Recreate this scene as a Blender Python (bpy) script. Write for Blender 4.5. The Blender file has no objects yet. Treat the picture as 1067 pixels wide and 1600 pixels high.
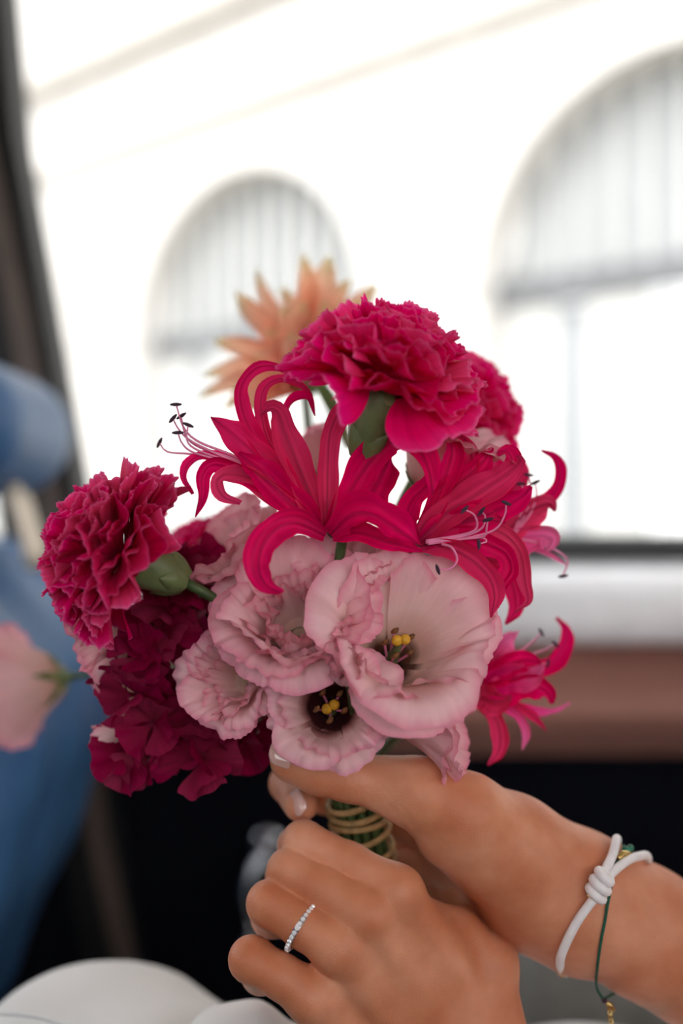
import bpy, bmesh, math, random
import numpy as np
from mathutils import Vector, Matrix

# ------------------------------------------------------------------ camera, world, light, exposure
SC = bpy.context.scene
COL = SC.collection
F, CZ = 1555.6, 0.95                      # focal length in pixels of the 1067x1600 frame, camera height
cam_d = bpy.data.cameras.new('camera'); cam = bpy.data.objects.new('camera', cam_d); COL.objects.link(cam)
cam.location = (0, 0, CZ); cam.rotation_euler = (math.pi / 2, 0, 0)
cam_d.sensor_fit = 'VERTICAL'; cam_d.sensor_height = 36.0; cam_d.lens = 35.0
cam_d.clip_start = 0.01; cam_d.clip_end = 200
cam_d.dof.use_dof = True; cam_d.dof.focus_distance = 0.369; cam_d.dof.aperture_fstop = 2.6
cam_d.dof.aperture_blades = 0
SC.camera = cam

world = bpy.data.worlds.new('overcast_sky'); SC.world = world; world.use_nodes = True
bg = world.node_tree.nodes['Background']
bg.inputs[0].default_value = (0.98, 0.985, 1.0, 1); bg.inputs[1].default_value = 1.5
sun_d = bpy.data.lights.new('sun', 'SUN'); sun = bpy.data.objects.new('sun', sun_d); COL.objects.link(sun)
sun_d.energy = 0.5; sun_d.angle = math.radians(12); sun_d.color = (1.0, 0.97, 0.92)
sun.rotation_euler = Vector((0.45, 0.62, -1.0)).to_track_quat('-Z', 'Y').to_euler()

SC.view_settings.view_transform = 'Standard'; SC.view_settings.look = 'None'
SC.view_settings.gamma = 1.0; SC.view_settings.use_curve_mapping = False
SC.view_settings.exposure = 1.4

R = random.Random(7)

# ------------------------------------------------------------------ helpers
def P(u, v, y):
    """pixel of the photograph at distance y in front of the camera -> world point"""
    return Vector(((u - 533.5) / F * y, y, CZ - (v - 800.0) / F * y))

def lin(r, g, b):
    f = lambda c: (c / 255 / 12.92) if c / 255 <= 0.04045 else ((c / 255 + 0.055) / 1.055) ** 2.4
    return (f(r), f(g), f(b), 1.0)

def setp(o, label=None, cat=None, group=None, kind=None):
    if label: o['label'] = label
    if cat: o['category'] = cat
    if group: o['group'] = group
    if kind: o['kind'] = kind
    return o

MATS = {}
WORLD = {}                                 # matrix of every empty we make

def empty(name, mat=None, label=None, cat=None, group=None, kind=None):
    o = bpy.data.objects.new(name, None); COL.objects.link(o)
    o.empty_display_size = 0.01
    m = mat if mat is not None else Matrix.Identity(4)
    o.matrix_world = m
    loc, rot, sca = m.decompose()
    o.location = loc; o.rotation_mode = 'QUATERNION'; o.rotation_quaternion = rot
    WORLD[o.name] = m
    return setp(o, label, cat, group, kind)

def new_mesh(name, verts, faces, uvs=None, mat=None, smooth=True):
    me = bpy.data.meshes.new(name)
    me.from_pydata([tuple(v) for v in verts], [], [tuple(f) for f in faces])
    if uvs is not None:
        lay = me.uv_layers.new(name='UVMap')
        idx = np.zeros(len(me.loops), dtype=np.int32); me.loops.foreach_get('vertex_index', idx)
        lay.data.foreach_set('uv', np.asarray(uvs, dtype=np.float32)[idx].ravel())
    if smooth:
        me.polygons.foreach_set('use_smooth', np.ones(len(me.polygons), dtype=bool))
    if mat is not None: me.materials.append(MATS[mat])
    me.update()
    return me

def link(name, me, parent=None, mtx=None):
    o = bpy.data.objects.new(name, me); COL.objects.link(o)
    if parent is not None: o.parent = parent
    if mtx is not None:
        loc, rot, sca = mtx.decompose()
        o.location = loc; o.rotation_mode = 'QUATERNION'; o.rotation_quaternion = rot; o.scale = sca
    return o

def obj(name, verts, faces, mat, parent=None, uvs=None, smooth=True, world=False):
    """one mesh object; with world=True the vertices are world points, made local to the parent empty"""
    if world and parent is not None and parent.name in WORLD:
        inv = WORLD[parent.name].inverted()
        verts = [inv @ Vector(v) for v in verts]
    o = link(name, new_mesh(name, verts, faces, uvs, mat, smooth), parent)
    if parent is not None and parent.name in WORLD: WORLD[o.name] = WORLD[parent.name]
    return o

def frame(pos, axis, spin=0.0):
    z = Vector(axis).normalized()
    ref = Vector((0, 0, 1)) if abs(z.z) < 0.9 else Vector((1, 0, 0))
    x = ref.cross(z).normalized(); y = z.cross(x)
    m = Matrix((x, y, z)).transposed().to_4x4(); m.translation = pos
    return m @ Matrix.Rotation(spin, 4, 'Z')

def spline(pts, n):
    """Catmull-Rom through points of any dimension -> n samples"""
    p = np.array([list(q) for q in pts], dtype=float)
    if len(p) == 2:
        t = np.linspace(0, 1, n)[:, None]; return p[0] * (1 - t) + p[1] * t
    seg = np.linalg.norm(np.diff(p, axis=0), axis=1); cum = np.concatenate([[0], np.cumsum(seg)])
    ext = np.vstack([2 * p[0] - p[1], p, 2 * p[-1] - p[-2]])
    out = []
    for s in np.linspace(0, cum[-1], n):
        i = min(max(np.searchsorted(cum, s, side='right') - 1, 0), len(p) - 2)
        t = 0 if seg[i] == 0 else (s - cum[i]) / seg[i]
        a, b, c, d = ext[i], ext[i + 1], ext[i + 2], ext[i + 3]
        out.append(0.5 * ((2 * b) + (c - a) * t + (2 * a - 5 * b + 4 * c - d) * t * t + (3 * b - a - 3 * c + d) * t ** 3))
    return np.array(out)

def grid_faces(nr, nc, wrap=False):
    f = []
    for i in range(nr - 1):
        for j in range(nc - 1 + (1 if wrap else 0)):
            k = (j + 1) % nc
            f.append((i * nc + j, i * nc + k, (i + 1) * nc + k, (i + 1) * nc + j))
    return f

def tube(pts, rad, n=24, sides=8, cap=True, resample=True):
    """verts, faces, uvs of a tube through points; rad a number or list along it"""
    c = spline(pts, n) if resample else np.array([list(p) for p in pts], dtype=float)
    n = len(c)
    if np.isscalar(rad): r = np.full(n, rad)
    else: r = np.interp(np.linspace(0, 1, n), np.linspace(0, 1, len(rad)), rad)
    tan = np.gradient(c, axis=0); tan /= np.linalg.norm(tan, axis=1)[:, None] + 1e-12
    up = np.array([0.3, -0.9, 0.2]); up = up - tan[0] * up.dot(tan[0]); up /= np.linalg.norm(up)
    V = []; U = []
    for i in range(n):
        up = up - tan[i] * up.dot(tan[i]); up /= np.linalg.norm(up) + 1e-12
        sd = np.cross(tan[i], up)
        for k in range(sides):
            a = 2 * math.pi * k / sides
            V.append(c[i] + r[i] * (math.cos(a) * up + math.sin(a) * sd)); U.append((k / sides, i / (n - 1)))
    Fc = grid_faces(n, sides, True)
    if cap:
        V.append(c[0]); U.append((0, 0)); V.append(c[-1]); U.append((0, 1)); b = n * sides
        for k in range(sides):
            Fc.append((b, (k + 1) % sides, k)); Fc.append((b + 1, (n - 1) * sides + k, (n - 1) * sides + (k + 1) % sides))
    return V, Fc, U

def lathe(prof, n=24):
    V = []; U = []
    for i, (r, z) in enumerate(prof):
        for k in range(n):
            a = 2 * math.pi * k / n
            V.append((r * math.cos(a), r * math.sin(a), z)); U.append((k / n, i / (len(prof) - 1)))
    return V, grid_faces(len(prof), n, True), U

def box(lo, hi):
    x0, y0, z0 = lo; x1, y1, z1 = hi
    V = [(x0, y0, z0), (x1, y0, z0), (x1, y1, z0), (x0, y1, z0), (x0, y0, z1), (x1, y0, z1), (x1, y1, z1), (x0, y1, z1)]
    return V, [(3, 2, 1, 0), (4, 5, 6, 7), (0, 1, 5, 4), (1, 2, 6, 5), (2, 3, 7, 6), (3, 0, 4, 7)]

def smooth01(a, b, x):
    t = np.clip((x - a) / (b - a), 0, 1); return t * t * (3 - 2 * t)

# ------------------------------------------------------------------ implicit surfaces (hands, cloth, cushions)
def surface_nets(f, org, h):
    nx, ny, nz = f.shape
    s = f < 0
    cs = s[:-1, :-1, :-1].astype(np.int8)
    for d in ((1, 0, 0), (0, 1, 0), (0, 0, 1), (1, 1, 0), (1, 0, 1), (0, 1, 1), (1, 1, 1)):
        cs = cs + s[d[0]:nx - 1 + d[0], d[1]:ny - 1 + d[1], d[2]:nz - 1 + d[2]]
    act = (cs > 0) & (cs < 8)
    I = np.argwhere(act)
    idx = -np.ones(act.shape, dtype=np.int64); idx[act] = np.arange(len(I))
    acc = np.zeros((len(I), 3)); cnt = np.zeros(len(I))
    C = [(a, b, c) for a in (0, 1) for b in (0, 1) for c in (0, 1)]
    for p in C:
        for ax in range(3):
            if p[ax]: continue
            q = list(p); q[ax] = 1
            fa = f[I[:, 0] + p[0], I[:, 1] + p[1], I[:, 2] + p[2]]; fb = f[I[:, 0] + q[0], I[:, 1] + q[1], I[:, 2] + q[2]]
            m = (fa < 0) != (fb < 0)
            t = np.where(m, fa / np.where(m, fa - fb, 1), 0)
            pos = np.tile(np.array(p, float), (len(I), 1)); pos[:, ax] += t
            acc[m] += pos[m]; cnt[m] += 1
    V = (I + acc / cnt[:, None]) * h + np.array(org)
    faces = []
    for ax in range(3):
        sl0 = [slice(None)] * 3; sl1 = [slice(None)] * 3
        sl0[ax] = slice(0, -1); sl1[ax] = slice(1, None)
        ch = s[tuple(sl0)] != s[tuple(sl1)]
        E = np.argwhere(ch); flip = s[tuple(sl0)][ch]
        o1, o2 = (ax + 1) % 3, (ax + 2) % 3
        lim = np.array(act.shape)
        ok = (E[:, o1] > 0) & (E[:, o2] > 0) & (E[:, o1] < lim[o1]) & (E[:, o2] < lim[o2])
        E = E[ok]; flip = flip[ok]
        def cell(a, b):
            q = E.copy(); q[:, o1] -= a; q[:, o2] -= b; return idx[q[:, 0], q[:, 1], q[:, 2]]
        q = np.stack([cell(1, 1), cell(0, 1), cell(0, 0), cell(1, 0)], 1)
        q[~flip] = q[~flip][:, ::-1]
        faces.append(q)
    return V, np.vstack(faces)

def laplacian(V, Fq, it=2, lam=0.5):
    n = len(V); e = np.vstack([Fq[:, [0, 1]], Fq[:, [1, 2]], Fq[:, [2, 3]], Fq[:, [3, 0]]])
    for k in range(it):
        for l in (lam, -lam * 0.9):
            acc = np.zeros_like(V); c = np.zeros(n)
            for a in range(3):
                acc[:, a] = np.bincount(e[:, 0], V[e[:, 1], a], n) + np.bincount(e[:, 1], V[e[:, 0], a], n)
            c = np.bincount(e[:, 0], minlength=n) + np.bincount(e[:, 1], minlength=n)
            V = V + l * (acc / np.maximum(c, 1)[:, None] - V)
    return V

class Field:
    def __init__(s, lo, hi, h):
        s.lo = np.array(lo, float); s.h = h
        n = np.ceil((np.array(hi) - s.lo) / h).astype(int) + 1
        ax = [(s.lo[i] + h * np.arange(n[i])).astype(np.float32) for i in range(3)]
        s.X, s.Y, s.Z = np.meshgrid(*ax, indexing='ij')
    def cone(s, a, b, ra, rb, flat=None):
        """distance to a tapered capsule; flat=(dir, k) squeezes it along dir by k"""
        a = np.array(a, dtype=np.float32); b = np.array(b, dtype=np.float32); ba = b - a; L2 = float(ba @ ba) + 1e-12
        px, py, pz = s.X - a[0], s.Y - a[1], s.Z - a[2]
        t = np.clip((px * ba[0] + py * ba[1] + pz * ba[2]) / L2, 0, 1)
        dx, dy, dz = px - t * ba[0], py - t * ba[1], pz - t * ba[2]
        if flat is not None:
            n, k = flat; n = np.array(n, dtype=np.float32); n /= np.linalg.norm(n)
            d = dx * n[0] + dy * n[1] + dz * n[2]
            e = (1 / k - 1) * d
            dx, dy, dz = dx + e * n[0], dy + e * n[1], dz + e * n[2]
        return np.sqrt(dx * dx + dy * dy + dz * dz) - (ra + (rb - ra) * t)

def smin(a, b, k):
    h = np.clip(0.5 + 0.5 * (b - a) / k, 0, 1)
    return b + (a - b) * h - k * h * (1 - h)

# ------------------------------------------------------------------ materials
def nodes(name):
    m = bpy.data.materials.new(name); m.use_nodes = True; MATS[name] = m
    nt = m.node_tree; bs = nt.nodes['Principled BSDF']; out = nt.nodes['Material Output']
    return nt, bs, out

def mk(nt, kind, **kw):
    n = nt.nodes.new(kind)
    for k, v in kw.items():
        if k in n.inputs: n.inputs[k].default_value = v
        else: setattr(n, k, v)
    return n

def ramp(nt, stops):
    n = nt.nodes.new('ShaderNodeValToRGB'); cr = n.color_ramp
    while len(cr.elements) < len(stops): cr.elements.new(0.5)
    for e, (p, c) in zip(cr.elements, stops): e.position = p; e.color = c
    return n

def petal_mat(name, stops, trans=0.3, vein=0.12, rough=0.6, vscale=(60, 2.5), bump=0.2, sheen=0.0, midrib=None):
    """stops: colour, with any throat shade, from the claw (0) to the tip (1) of a petal"""
    nt, bs, out = nodes(name); L = nt.links.new
    uv = mk(nt, 'ShaderNodeUVMap'); sep = mk(nt, 'ShaderNodeSeparateXYZ'); L(uv.outputs[0], sep.inputs[0])
    rp = ramp(nt, stops); L(sep.outputs[1], rp.inputs[0])
    mp = mk(nt, 'ShaderNodeMapping'); mp.inputs['Scale'].default_value = (vscale[0], vscale[1], 1); L(uv.outputs[0], mp.inputs[0])
    info = mk(nt, 'ShaderNodeObjectInfo')
    add = mk(nt, 'ShaderNodeVectorMath', operation='ADD'); L(mp.outputs[0], add.inputs[0])
    mul = mk(nt, 'ShaderNodeMath', operation='MULTIPLY'); mul.inputs[1].default_value = 37.0; L(info.outputs['Random'], mul.inputs[0])
    L(mul.outputs[0], add.inputs[1])
    nz = mk(nt, 'ShaderNodeTexNoise'); nz.inputs['Scale'].default_value = 1.0; nz.inputs['Detail'].default_value = 3; L(add.outputs[0], nz.inputs['Vector'])
    hsv = mk(nt, 'ShaderNodeHueSaturation')
    m2 = mk(nt, 'ShaderNodeMapRange'); m2.inputs['To Min'].default_value = 1 - vein * 1.6; m2.inputs['To Max'].default_value = 1 + vein * 1.6
    m2.inputs['From Min'].default_value = 0.25; m2.inputs['From Max'].default_value = 0.75
    L(nz.outputs[0], m2.inputs[0]); L(m2.outputs[0], hsv.inputs['Value'])
    m3 = mk(nt, 'ShaderNodeMapRange'); m3.inputs['To Min'].default_value = 0.94; m3.inputs['To Max'].default_value = 1.06
    L(info.outputs['Random'], m3.inputs[0]); L(m3.outputs[0], hsv.inputs['Saturation'])
    if midrib is None: L(rp.outputs[0], hsv.inputs['Color'])
    else:
        ab = mk(nt, 'ShaderNodeMath', operation='ABSOLUTE'); L(sep.outputs[0], ab.inputs[0])
        mr = ramp(nt, [(0.0, (midrib, midrib, midrib, 1)), (0.16, (0.92, 0.92, 0.92, 1)), (0.82, (1, 1, 1, 1)), (1.0, (1.12, 1.12, 1.12, 1))]); L(ab.outputs[0], mr.inputs[0])
        mm = mk(nt, 'ShaderNodeMix', data_type='RGBA', blend_type='MULTIPLY'); mm.inputs[0].default_value = 1.0
        L(rp.outputs[0], mm.inputs[6]); L(mr.outputs[0], mm.inputs[7]); L(mm.outputs[2], hsv.inputs['Color'])
    bs.inputs['Roughness'].default_value = rough
    bs.inputs['Sheen Weight'].default_value = sheen; bs.inputs['Specular IOR Level'].default_value = 0.1
    L(hsv.outputs[0], bs.inputs['Base Color'])
    bp = mk(nt, 'ShaderNodeBump'); bp.inputs['Strength'].default_value = bump; bp.inputs['Distance'].default_value = 0.0006
    L(nz.outputs[0], bp.inputs['Height']); L(bp.outputs[0], bs.inputs['Normal'])
    tr = mk(nt, 'ShaderNodeBsdfTranslucent'); L(hsv.outputs[0], tr.inputs[0]); L(bp.outputs[0], tr.inputs['Normal'])
    mx = mk(nt, 'ShaderNodeMixShader'); mx.inputs[0].default_value = trans
    L(bs.outputs[0], mx.inputs[1]); L(tr.outputs[0], mx.inputs[2]); L(mx.outputs[0], out.inputs[0])
    return MATS[name]

def plain(name, col, rough=0.5, metal=0.0, var=0.06, nscale=40, bump=0.0, bscale=300, spec=0.5, coat=0.0, sheen=0.0, coord='Object', bdist=0.001):
    nt, bs, out = nodes(name); L = nt.links.new
    tc = mk(nt, 'ShaderNodeTexCoord')
    nz = mk(nt, 'ShaderNodeTexNoise'); nz.inputs['Scale'].default_value = nscale; nz.inputs['Detail'].default_value = 4
    L(tc.outputs[coord], nz.inputs['Vector'])
    c = np.array(col[:3])
    rp = ramp(nt, [(0.3, (*np.clip(c * (1 - var * 2), 0, 1), 1)), (0.7, (*np.clip(c * (1 + var * 2), 0, 1), 1))])
    L(nz.outputs[0], rp.inputs[0]); L(rp.outputs[0], bs.inputs['Base Color'])
    bs.inputs['Roughness'].default_value = rough; bs.inputs['Metallic'].default_value = metal
    bs.inputs['Specular IOR Level'].default_value = spec; bs.inputs['Coat Weight'].default_value = coat; bs.inputs['Sheen Weight'].default_value = sheen
    if bump:
        n2 = mk(nt, 'ShaderNodeTexNoise'); n2.inputs['Scale'].default_value = bscale; n2.inputs['Detail'].default_value = 3
        L(tc.outputs[coord], n2.inputs['Vector'])
        bp = mk(nt, 'ShaderNodeBump'); bp.inputs['Strength'].default_value = bump; bp.inputs['Distance'].default_value = bdist
        L(n2.outputs[0], bp.inputs['Height']); L(bp.outputs[0], bs.inputs['Normal'])
    return bs

petal_mat('carnation_petal', [(0, lin(210, 20, 90)), (0.15, lin(226, 6, 92)), (0.8, lin(240, 12, 106)), (0.96, lin(243, 44, 130)), (1, lin(246, 110, 168))], trans=0.4, vein=0.08, vscale=(16, 1.0))
petal_mat('crimson_petal', [(0, lin(170, 4, 66)), (0.15, lin(202, 3, 74)), (0.85, lin(216, 6, 86)), (0.96, lin(226, 36, 112)), (1, lin(236, 100, 158))], trans=0.34, vein=0.1, vscale=(16, 1.0))
petal_mat('magenta_petal', [(0, lin(90, 0, 36)), (0.3, lin(128, 0, 48)), (1, lin(142, 0, 60))], trans=0.25, vein=0.12, vscale=(10, 1.0))
petal_mat('nerine_petal', [(0, lin(196, 0, 80)), (0.25, lin(226, 0, 92)), (0.85, lin(232, 2, 100)), (1, lin(210, 2, 92))], trans=0.34, vein=0.12, midrib=0.6, bump=0.3, rough=0.5, vscale=(4, 0.6))
petal_mat('nerine_pale_petal', [(0, lin(234, 30, 120)), (0.5, lin(240, 64, 144)), (1, lin(240, 120, 175))], trans=0.38, vein=0.12, midrib=0.7, rough=0.45, vscale=(4, 0.6))
petal_mat('lisianthus_petal', [(0, lin(196, 180, 140)), (0.14, lin(232, 192, 178)), (0.55, lin(248, 206, 204)), (0.88, lin(247, 196, 202)), (1, lin(235, 150, 172))], trans=0.3, vein=0.035, vscale=(13, 1.2), bump=0.35)
petal_mat('lisianthus_throat_shade', [(0, lin(34, 16, 18)), (0.3, lin(70, 26, 30)), (0.44, lin(196, 132, 126)), (0.6, lin(243, 203, 198)), (0.9, lin(242, 192, 197)), (1, lin(232, 154, 174))], trans=0.28, vein=0.035, vscale=(13, 1.2), bump=0.35)  # deep shade of the throat painted into the petal colour
petal_mat('lisianthus_claw_shade', [(0, lin(40, 24, 18)), (0.16, lin(96, 60, 46)), (0.26, lin(226, 186, 168)), (0.5, lin(250, 217, 210)), (0.9, lin(248, 202, 206)), (1, lin(236, 154, 174))], trans=0.3, vein=0.035, vscale=(13, 1.2), bump=0.35)  # shorter stretch of throat shade, painted only near the claw
petal_mat('peach_petal', [(0, lin(246, 150, 116)), (0.45, lin(252, 190, 160)), (0.8, lin(252, 208, 178)), (1, lin(222, 212, 160))], trans=0.5, vein=0.08, vscale=(5, 1))
petal_mat('leaf', [(0, lin(160, 168, 120)), (0.4, lin(106, 122, 76)), (1, lin(92, 110, 66))], trans=0.15, vein=0.12, vscale=(16, 0.8), rough=0.45)
plain('calyx', lin(104, 118, 72), 0.45, var=0.12, nscale=120, bump=0.15, bscale=500)
plain('stem', lin(70, 88, 46), 0.5, var=0.15, nscale=150)
plain('raffia', lin(176, 142, 92), 0.7, var=0.15, nscale=300, bump=0.4, bscale=900)
plain('filament', lin(228, 130, 170), 0.45, var=0.05)
plain('anther', lin(58, 28, 52), 0.7, var=0.2, nscale=900, bump=0.4, bscale=2500)
plain('stigma', lin(214, 158, 34), 0.6, var=0.12, nscale=500, bump=0.3, bscale=2000)
plain('dark_anther', lin(110, 66, 26), 0.7, var=0.25, nscale=600)
plain('silver', lin(214, 214, 218), 0.18, 1.0, var=0.02)
plain('chrome', lin(225, 228, 235), 0.12, 1.0, var=0.02)
plain('brass', lin(206, 176, 110), 0.25, 1.0, var=0.05)
plain('blue_leather', lin(62, 104, 150), 0.42, var=0.05, nscale=12, bump=0.12, bscale=700, spec=0.4)
plain('post_metal', lin(214, 202, 184), 0.35, 0.3, var=0.02)
plain('black_rubber', lin(18, 18, 22), 0.55, var=0.1)
plain('pillar_trim', lin(96, 82, 74), 0.6, var=0.06, bump=0.1)
plain('black_trim', lin(14, 14, 16), 0.6, var=0.1)
plain('navy_carpet', lin(9, 11, 22), 0.9, var=0.15, nscale=200, bump=0.2, bscale=900, spec=0.15)
plain('door_leather', lin(158, 112, 100), 0.6, var=0.08, nscale=6, bump=0.1, bscale=500, spec=0.3)
plain('silver_paint', lin(242, 243, 247), 0.4, 0.0, var=0.02, coat=0.6)
plain('headliner', lin(226, 223, 217), 0.9, var=0.04, bump=0.1)
plain('car_paint', lin(150, 156, 166), 0.3, 0.3, var=0.02, coat=0.5)
plain('stone', lin(206, 202, 197), 0.85, var=0.025, nscale=3, bump=0.2, bscale=30, bdist=0.01)
plain('stone_moulding', lin(172, 166, 158), 0.85, var=0.04, nscale=4)
plain('grey_frame', lin(196, 195, 191), 0.6, var=0.03, nscale=3)
plain('dark_frame', lin(104, 105, 107), 0.6, var=0.05, nscale=3)
plain('window_pane', lin(146, 148, 150), 0.3, var=0.05, nscale=0.8, spec=0.6)
plain('pale_blind', lin(232, 232, 230), 0.7, var=0.02, nscale=2)
plain('pavement', lin(150, 148, 142), 0.9, var=0.08, nscale=6, bump=0.2, bscale=60, bdist=0.005)
plain('white_cord', lin(238, 232, 232), 0.38, var=0.03, nscale=300, bump=0.25, bscale=1800, sheen=0.3, bdist=0.0004)
plain('cord_end', lin(214, 176, 140), 0.6, var=0.1, nscale=400)
plain('green_thread', lin(12, 84, 62), 0.7, var=0.2, nscale=1500, bump=0.5, bscale=2500, bdist=0.0003)
plain('green_gem', lin(30, 120, 90), 0.15, var=0.2, nscale=500)
plain('grey_carpet', lin(26, 26, 30), 0.95, var=0.15, nscale=150, spec=0.1)

# skin
nt, bs, out = nodes('skin'); L = nt.links.new
tc = mk(nt, 'ShaderNodeTexCoord')
n1 = mk(nt, 'ShaderNodeTexNoise'); n1.inputs['Scale'].default_value = 38; n1.inputs['Detail'].default_value = 3; L(tc.outputs['Object'], n1.inputs['Vector'])
rp = ramp(nt, [(0.32, lin(194, 116, 80)), (0.5, lin(208, 136, 101)), (0.7, lin(224, 158, 126))]); L(n1.outputs[0], rp.inputs[0])
L(rp.outputs[0], bs.inputs['Base Color'])
bs.inputs['Roughness'].default_value = 0.46; bs.inputs['Specular IOR Level'].default_value = 0.4
bs.inputs['Subsurface Weight'].default_value = 0.35; bs.inputs['Subsurface Radius'].default_value = (1.0, 0.30, 0.14); bs.inputs['Subsurface Scale'].default_value = 0.0028
v1 = mk(nt, 'ShaderNodeTexVoronoi', feature='DISTANCE_TO_EDGE'); v1.inputs['Scale'].default_value = 900; L(tc.outputs['Object'], v1.inputs['Vector'])
n2 = mk(nt, 'ShaderNodeTexNoise'); n2.inputs['Scale'].default_value = 260; n2.inputs['Detail'].default_value = 4; L(tc.outputs['Object'], n2.inputs['Vector'])
ad = mk(nt, 'ShaderNodeMath', operation='ADD'); L(v1.outputs['Distance'], ad.inputs[0]); L(n2.outputs[0], ad.inputs[1])
bp = mk(nt, 'ShaderNodeBump'); bp.inputs['Strength'].default_value = 0.4; bp.inputs['Distance'].default_value = 0.0004
L(ad.outputs[0], bp.inputs['Height']); L(bp.outputs[0], bs.inputs['Normal'])
bs = plain('nail', lin(232, 184, 172), 0.16, var=0.02, coat=0.8)
bs = plain('dress_cloth', lin(226, 224, 222), 0.75, var=0.015, nscale=20, bump=0.12, bscale=1500, sheen=0.2, bdist=0.0003)
nt, bs, out = nodes('diamond')
bs.inputs['Base Color'].default_value = (0.95, 0.95, 0.97, 1); bs.inputs['Metallic'].default_value = 0.25; bs.inputs['Roughness'].default_value = 0.12
nt, bs, out = nodes('window_glass'); L = nt.links.new
tr = mk(nt, 'ShaderNodeBsdfTransparent'); tr.inputs[0].default_value = (0.97, 0.98, 0.98, 1)
gl = mk(nt, 'ShaderNodeBsdfGlossy'); gl.inputs['Roughness'].default_value = 0.02
mx = mk(nt, 'ShaderNodeMixShader'); fr = mk(nt, 'ShaderNodeFresnel'); fr.inputs[0].default_value = 1.25
L(fr.outputs[0], mx.inputs[0]); L(tr.outputs[0], mx.inputs[1]); L(gl.outputs[0], mx.inputs[2]); L(mx.outputs[0], out.inputs[0])

# ------------------------------------------------------------------ street and building
V, Fc = box((-40, -30, -0.1), (40, 40, 0.0)); o = obj('street_ground', V, Fc, 'pavement', smooth=False); setp(o, 'pale grey street pavement outside the car', kind='structure')

BM = Matrix(((0.782, -0.623, 0, -0.92), (-0.623, -0.782, 0, 10.0), (0, 0, 1, 0), (0, 0, 0, 1)))   # x along, y out towards the street
bld = empty('building', BM, 'pale stone building with arched windows seen through the car window', 'building')
SPR, RAD, STEP, TOP = 2.81, 1.6, 4.4, 9.5
cent = [-0.13 + STEP * k for k in (-1, 0, 1, 2)]
def arch_z(s):
    for c in cent:
        if abs(s - c) < RAD: return SPR + math.sqrt(max(RAD ** 2 - (s - c) ** 2, 0))
    return 0.0
ss = []
for c in cent:
    ss += [c + RAD * math.cos(math.pi * k / 36) for k in range(37)]
ss = sorted(ss + [cent[0] - 9, cent[-1] + 9])
V = []; Fc = []
for i in range(len(ss) - 1):
    a, b = ss[i], ss[i + 1]; m = (a + b) / 2
    za, zb = (arch_z(a + 1e-6), arch_z(b - 1e-6)) if arch_z(m) > 0 else (0, 0)
    if arch_z(m) > 0: za = max(za, SPR); zb = max(zb, SPR)
    n = len(V); V += [(a, 0, za), (b, 0, zb), (b, 0, TOP), (a, 0, TOP)]; Fc.append((n, n + 1, n + 2, n + 3))
    if arch_z(m) > 0:
        n = len(V); V += [(a, 0, za), (b, 0, zb), (b, -0.45, zb), (a, -0.45, za)]; Fc.append((n, n + 3, n + 2, n + 1))
for c in cent:
    for e in (-RAD, RAD):
        n = len(V); V += [(c + e, 0, 0), (c + e, -0.45, 0), (c + e, -0.45, SPR), (c + e, 0, SPR)]; Fc.append((n, n + 1, n + 2, n + 3))
obj('wall', V, Fc, 'stone', bld, smooth=False)
for z, h, d in ((5.02, 0.10, 0.12), (6.08, 0.16, 0.2), (8.6, 0.3, 0.35)):
    V, Fc = box((cent[0] - 9, 0, z - h / 2), (cent[-1] + 9, d, z + h / 2)); obj('cornice', V, Fc, 'stone_moulding', bld, smooth=False)
for c in cent:                                     # archivolt mouldings, windows, panes and bars
    n = 30; V = []; Fc = []
    for i in range(n + 1):
        a = math.pi * i / n
        for r, y in ((RAD, 0.0), (RAD, 0.06), (RAD + 0.14, 0.06), (RAD + 0.14, 0.0)):
            V.append((c + r * math.cos(a), y, SPR + r * math.sin(a)))
    obj('archivolt', V, grid_faces(n + 1, 4, True), 'stone', bld, smooth=False)
    V, Fc = box((c - RAD, -0.40, SPR - 0.12), (c + RAD, -0.24, SPR + 0.10)); win = obj('arch_window', V, Fc, 'dark_frame', bld, smooth=False)
    nb = 12
    for i in range(nb):
        a = c - RAD + 2 * RAD * i / nb; b = c - RAD + 2 * RAD * (i + 1) / nb
        za, zb = max(arch_z(a + 1e-4), SPR), max(arch_z(b - 1e-4), SPR)
        obj('pane', [(a, -0.36, SPR), (b, -0.36, SPR), (b, -0.36, zb), (a, -0.36, za)], [(0, 1, 2, 3)], 'window_pane', win, smooth=False)
        if 2 <= i <= 9:
            k = 'dark_frame' if i in (4, 7) else ('pale_blind' if i in (5, 6) else 'window_pane')
            V, Fc = box((a + 0.02, -0.40, 0.2), (b - 0.02, -0.36, SPR - 0.14)); obj('pane', V, Fc, k, win, smooth=False)
        if i:
            V, Fc = box((a - 0.03, -0.36, SPR), (a + 0.03, -0.28, za - 0.02)); obj('mullion', V, Fc, 'grey_frame', win, smooth=False)
    for e in (c - RAD + 0.28, c - RAD / 3, c + RAD / 3, c + RAD - 0.28):
        V, Fc = box((e - 0.24, -0.42, 0), (e + 0.24, -0.30, SPR - 0.1)); obj('door_frame', V, Fc, 'grey_frame', win, smooth=False)

# ------------------------------------------------------------------ car shell
YD = 1.0                                            # inner face of the far door
def zpx(v, y=YD): return CZ - (v - 800) / F * y
def extrude_profile(prof, x0, x1, n=2):
    V = []; Fc = []
    for x in np.linspace(x0, x1, n):
        for (y, z) in prof: V.append((x, y, z))
    return V, grid_faces(n, len(prof), True) + [tuple(range(len(prof)))[::-1], tuple(range((n - 1) * len(prof), n * len(prof)))]

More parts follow.
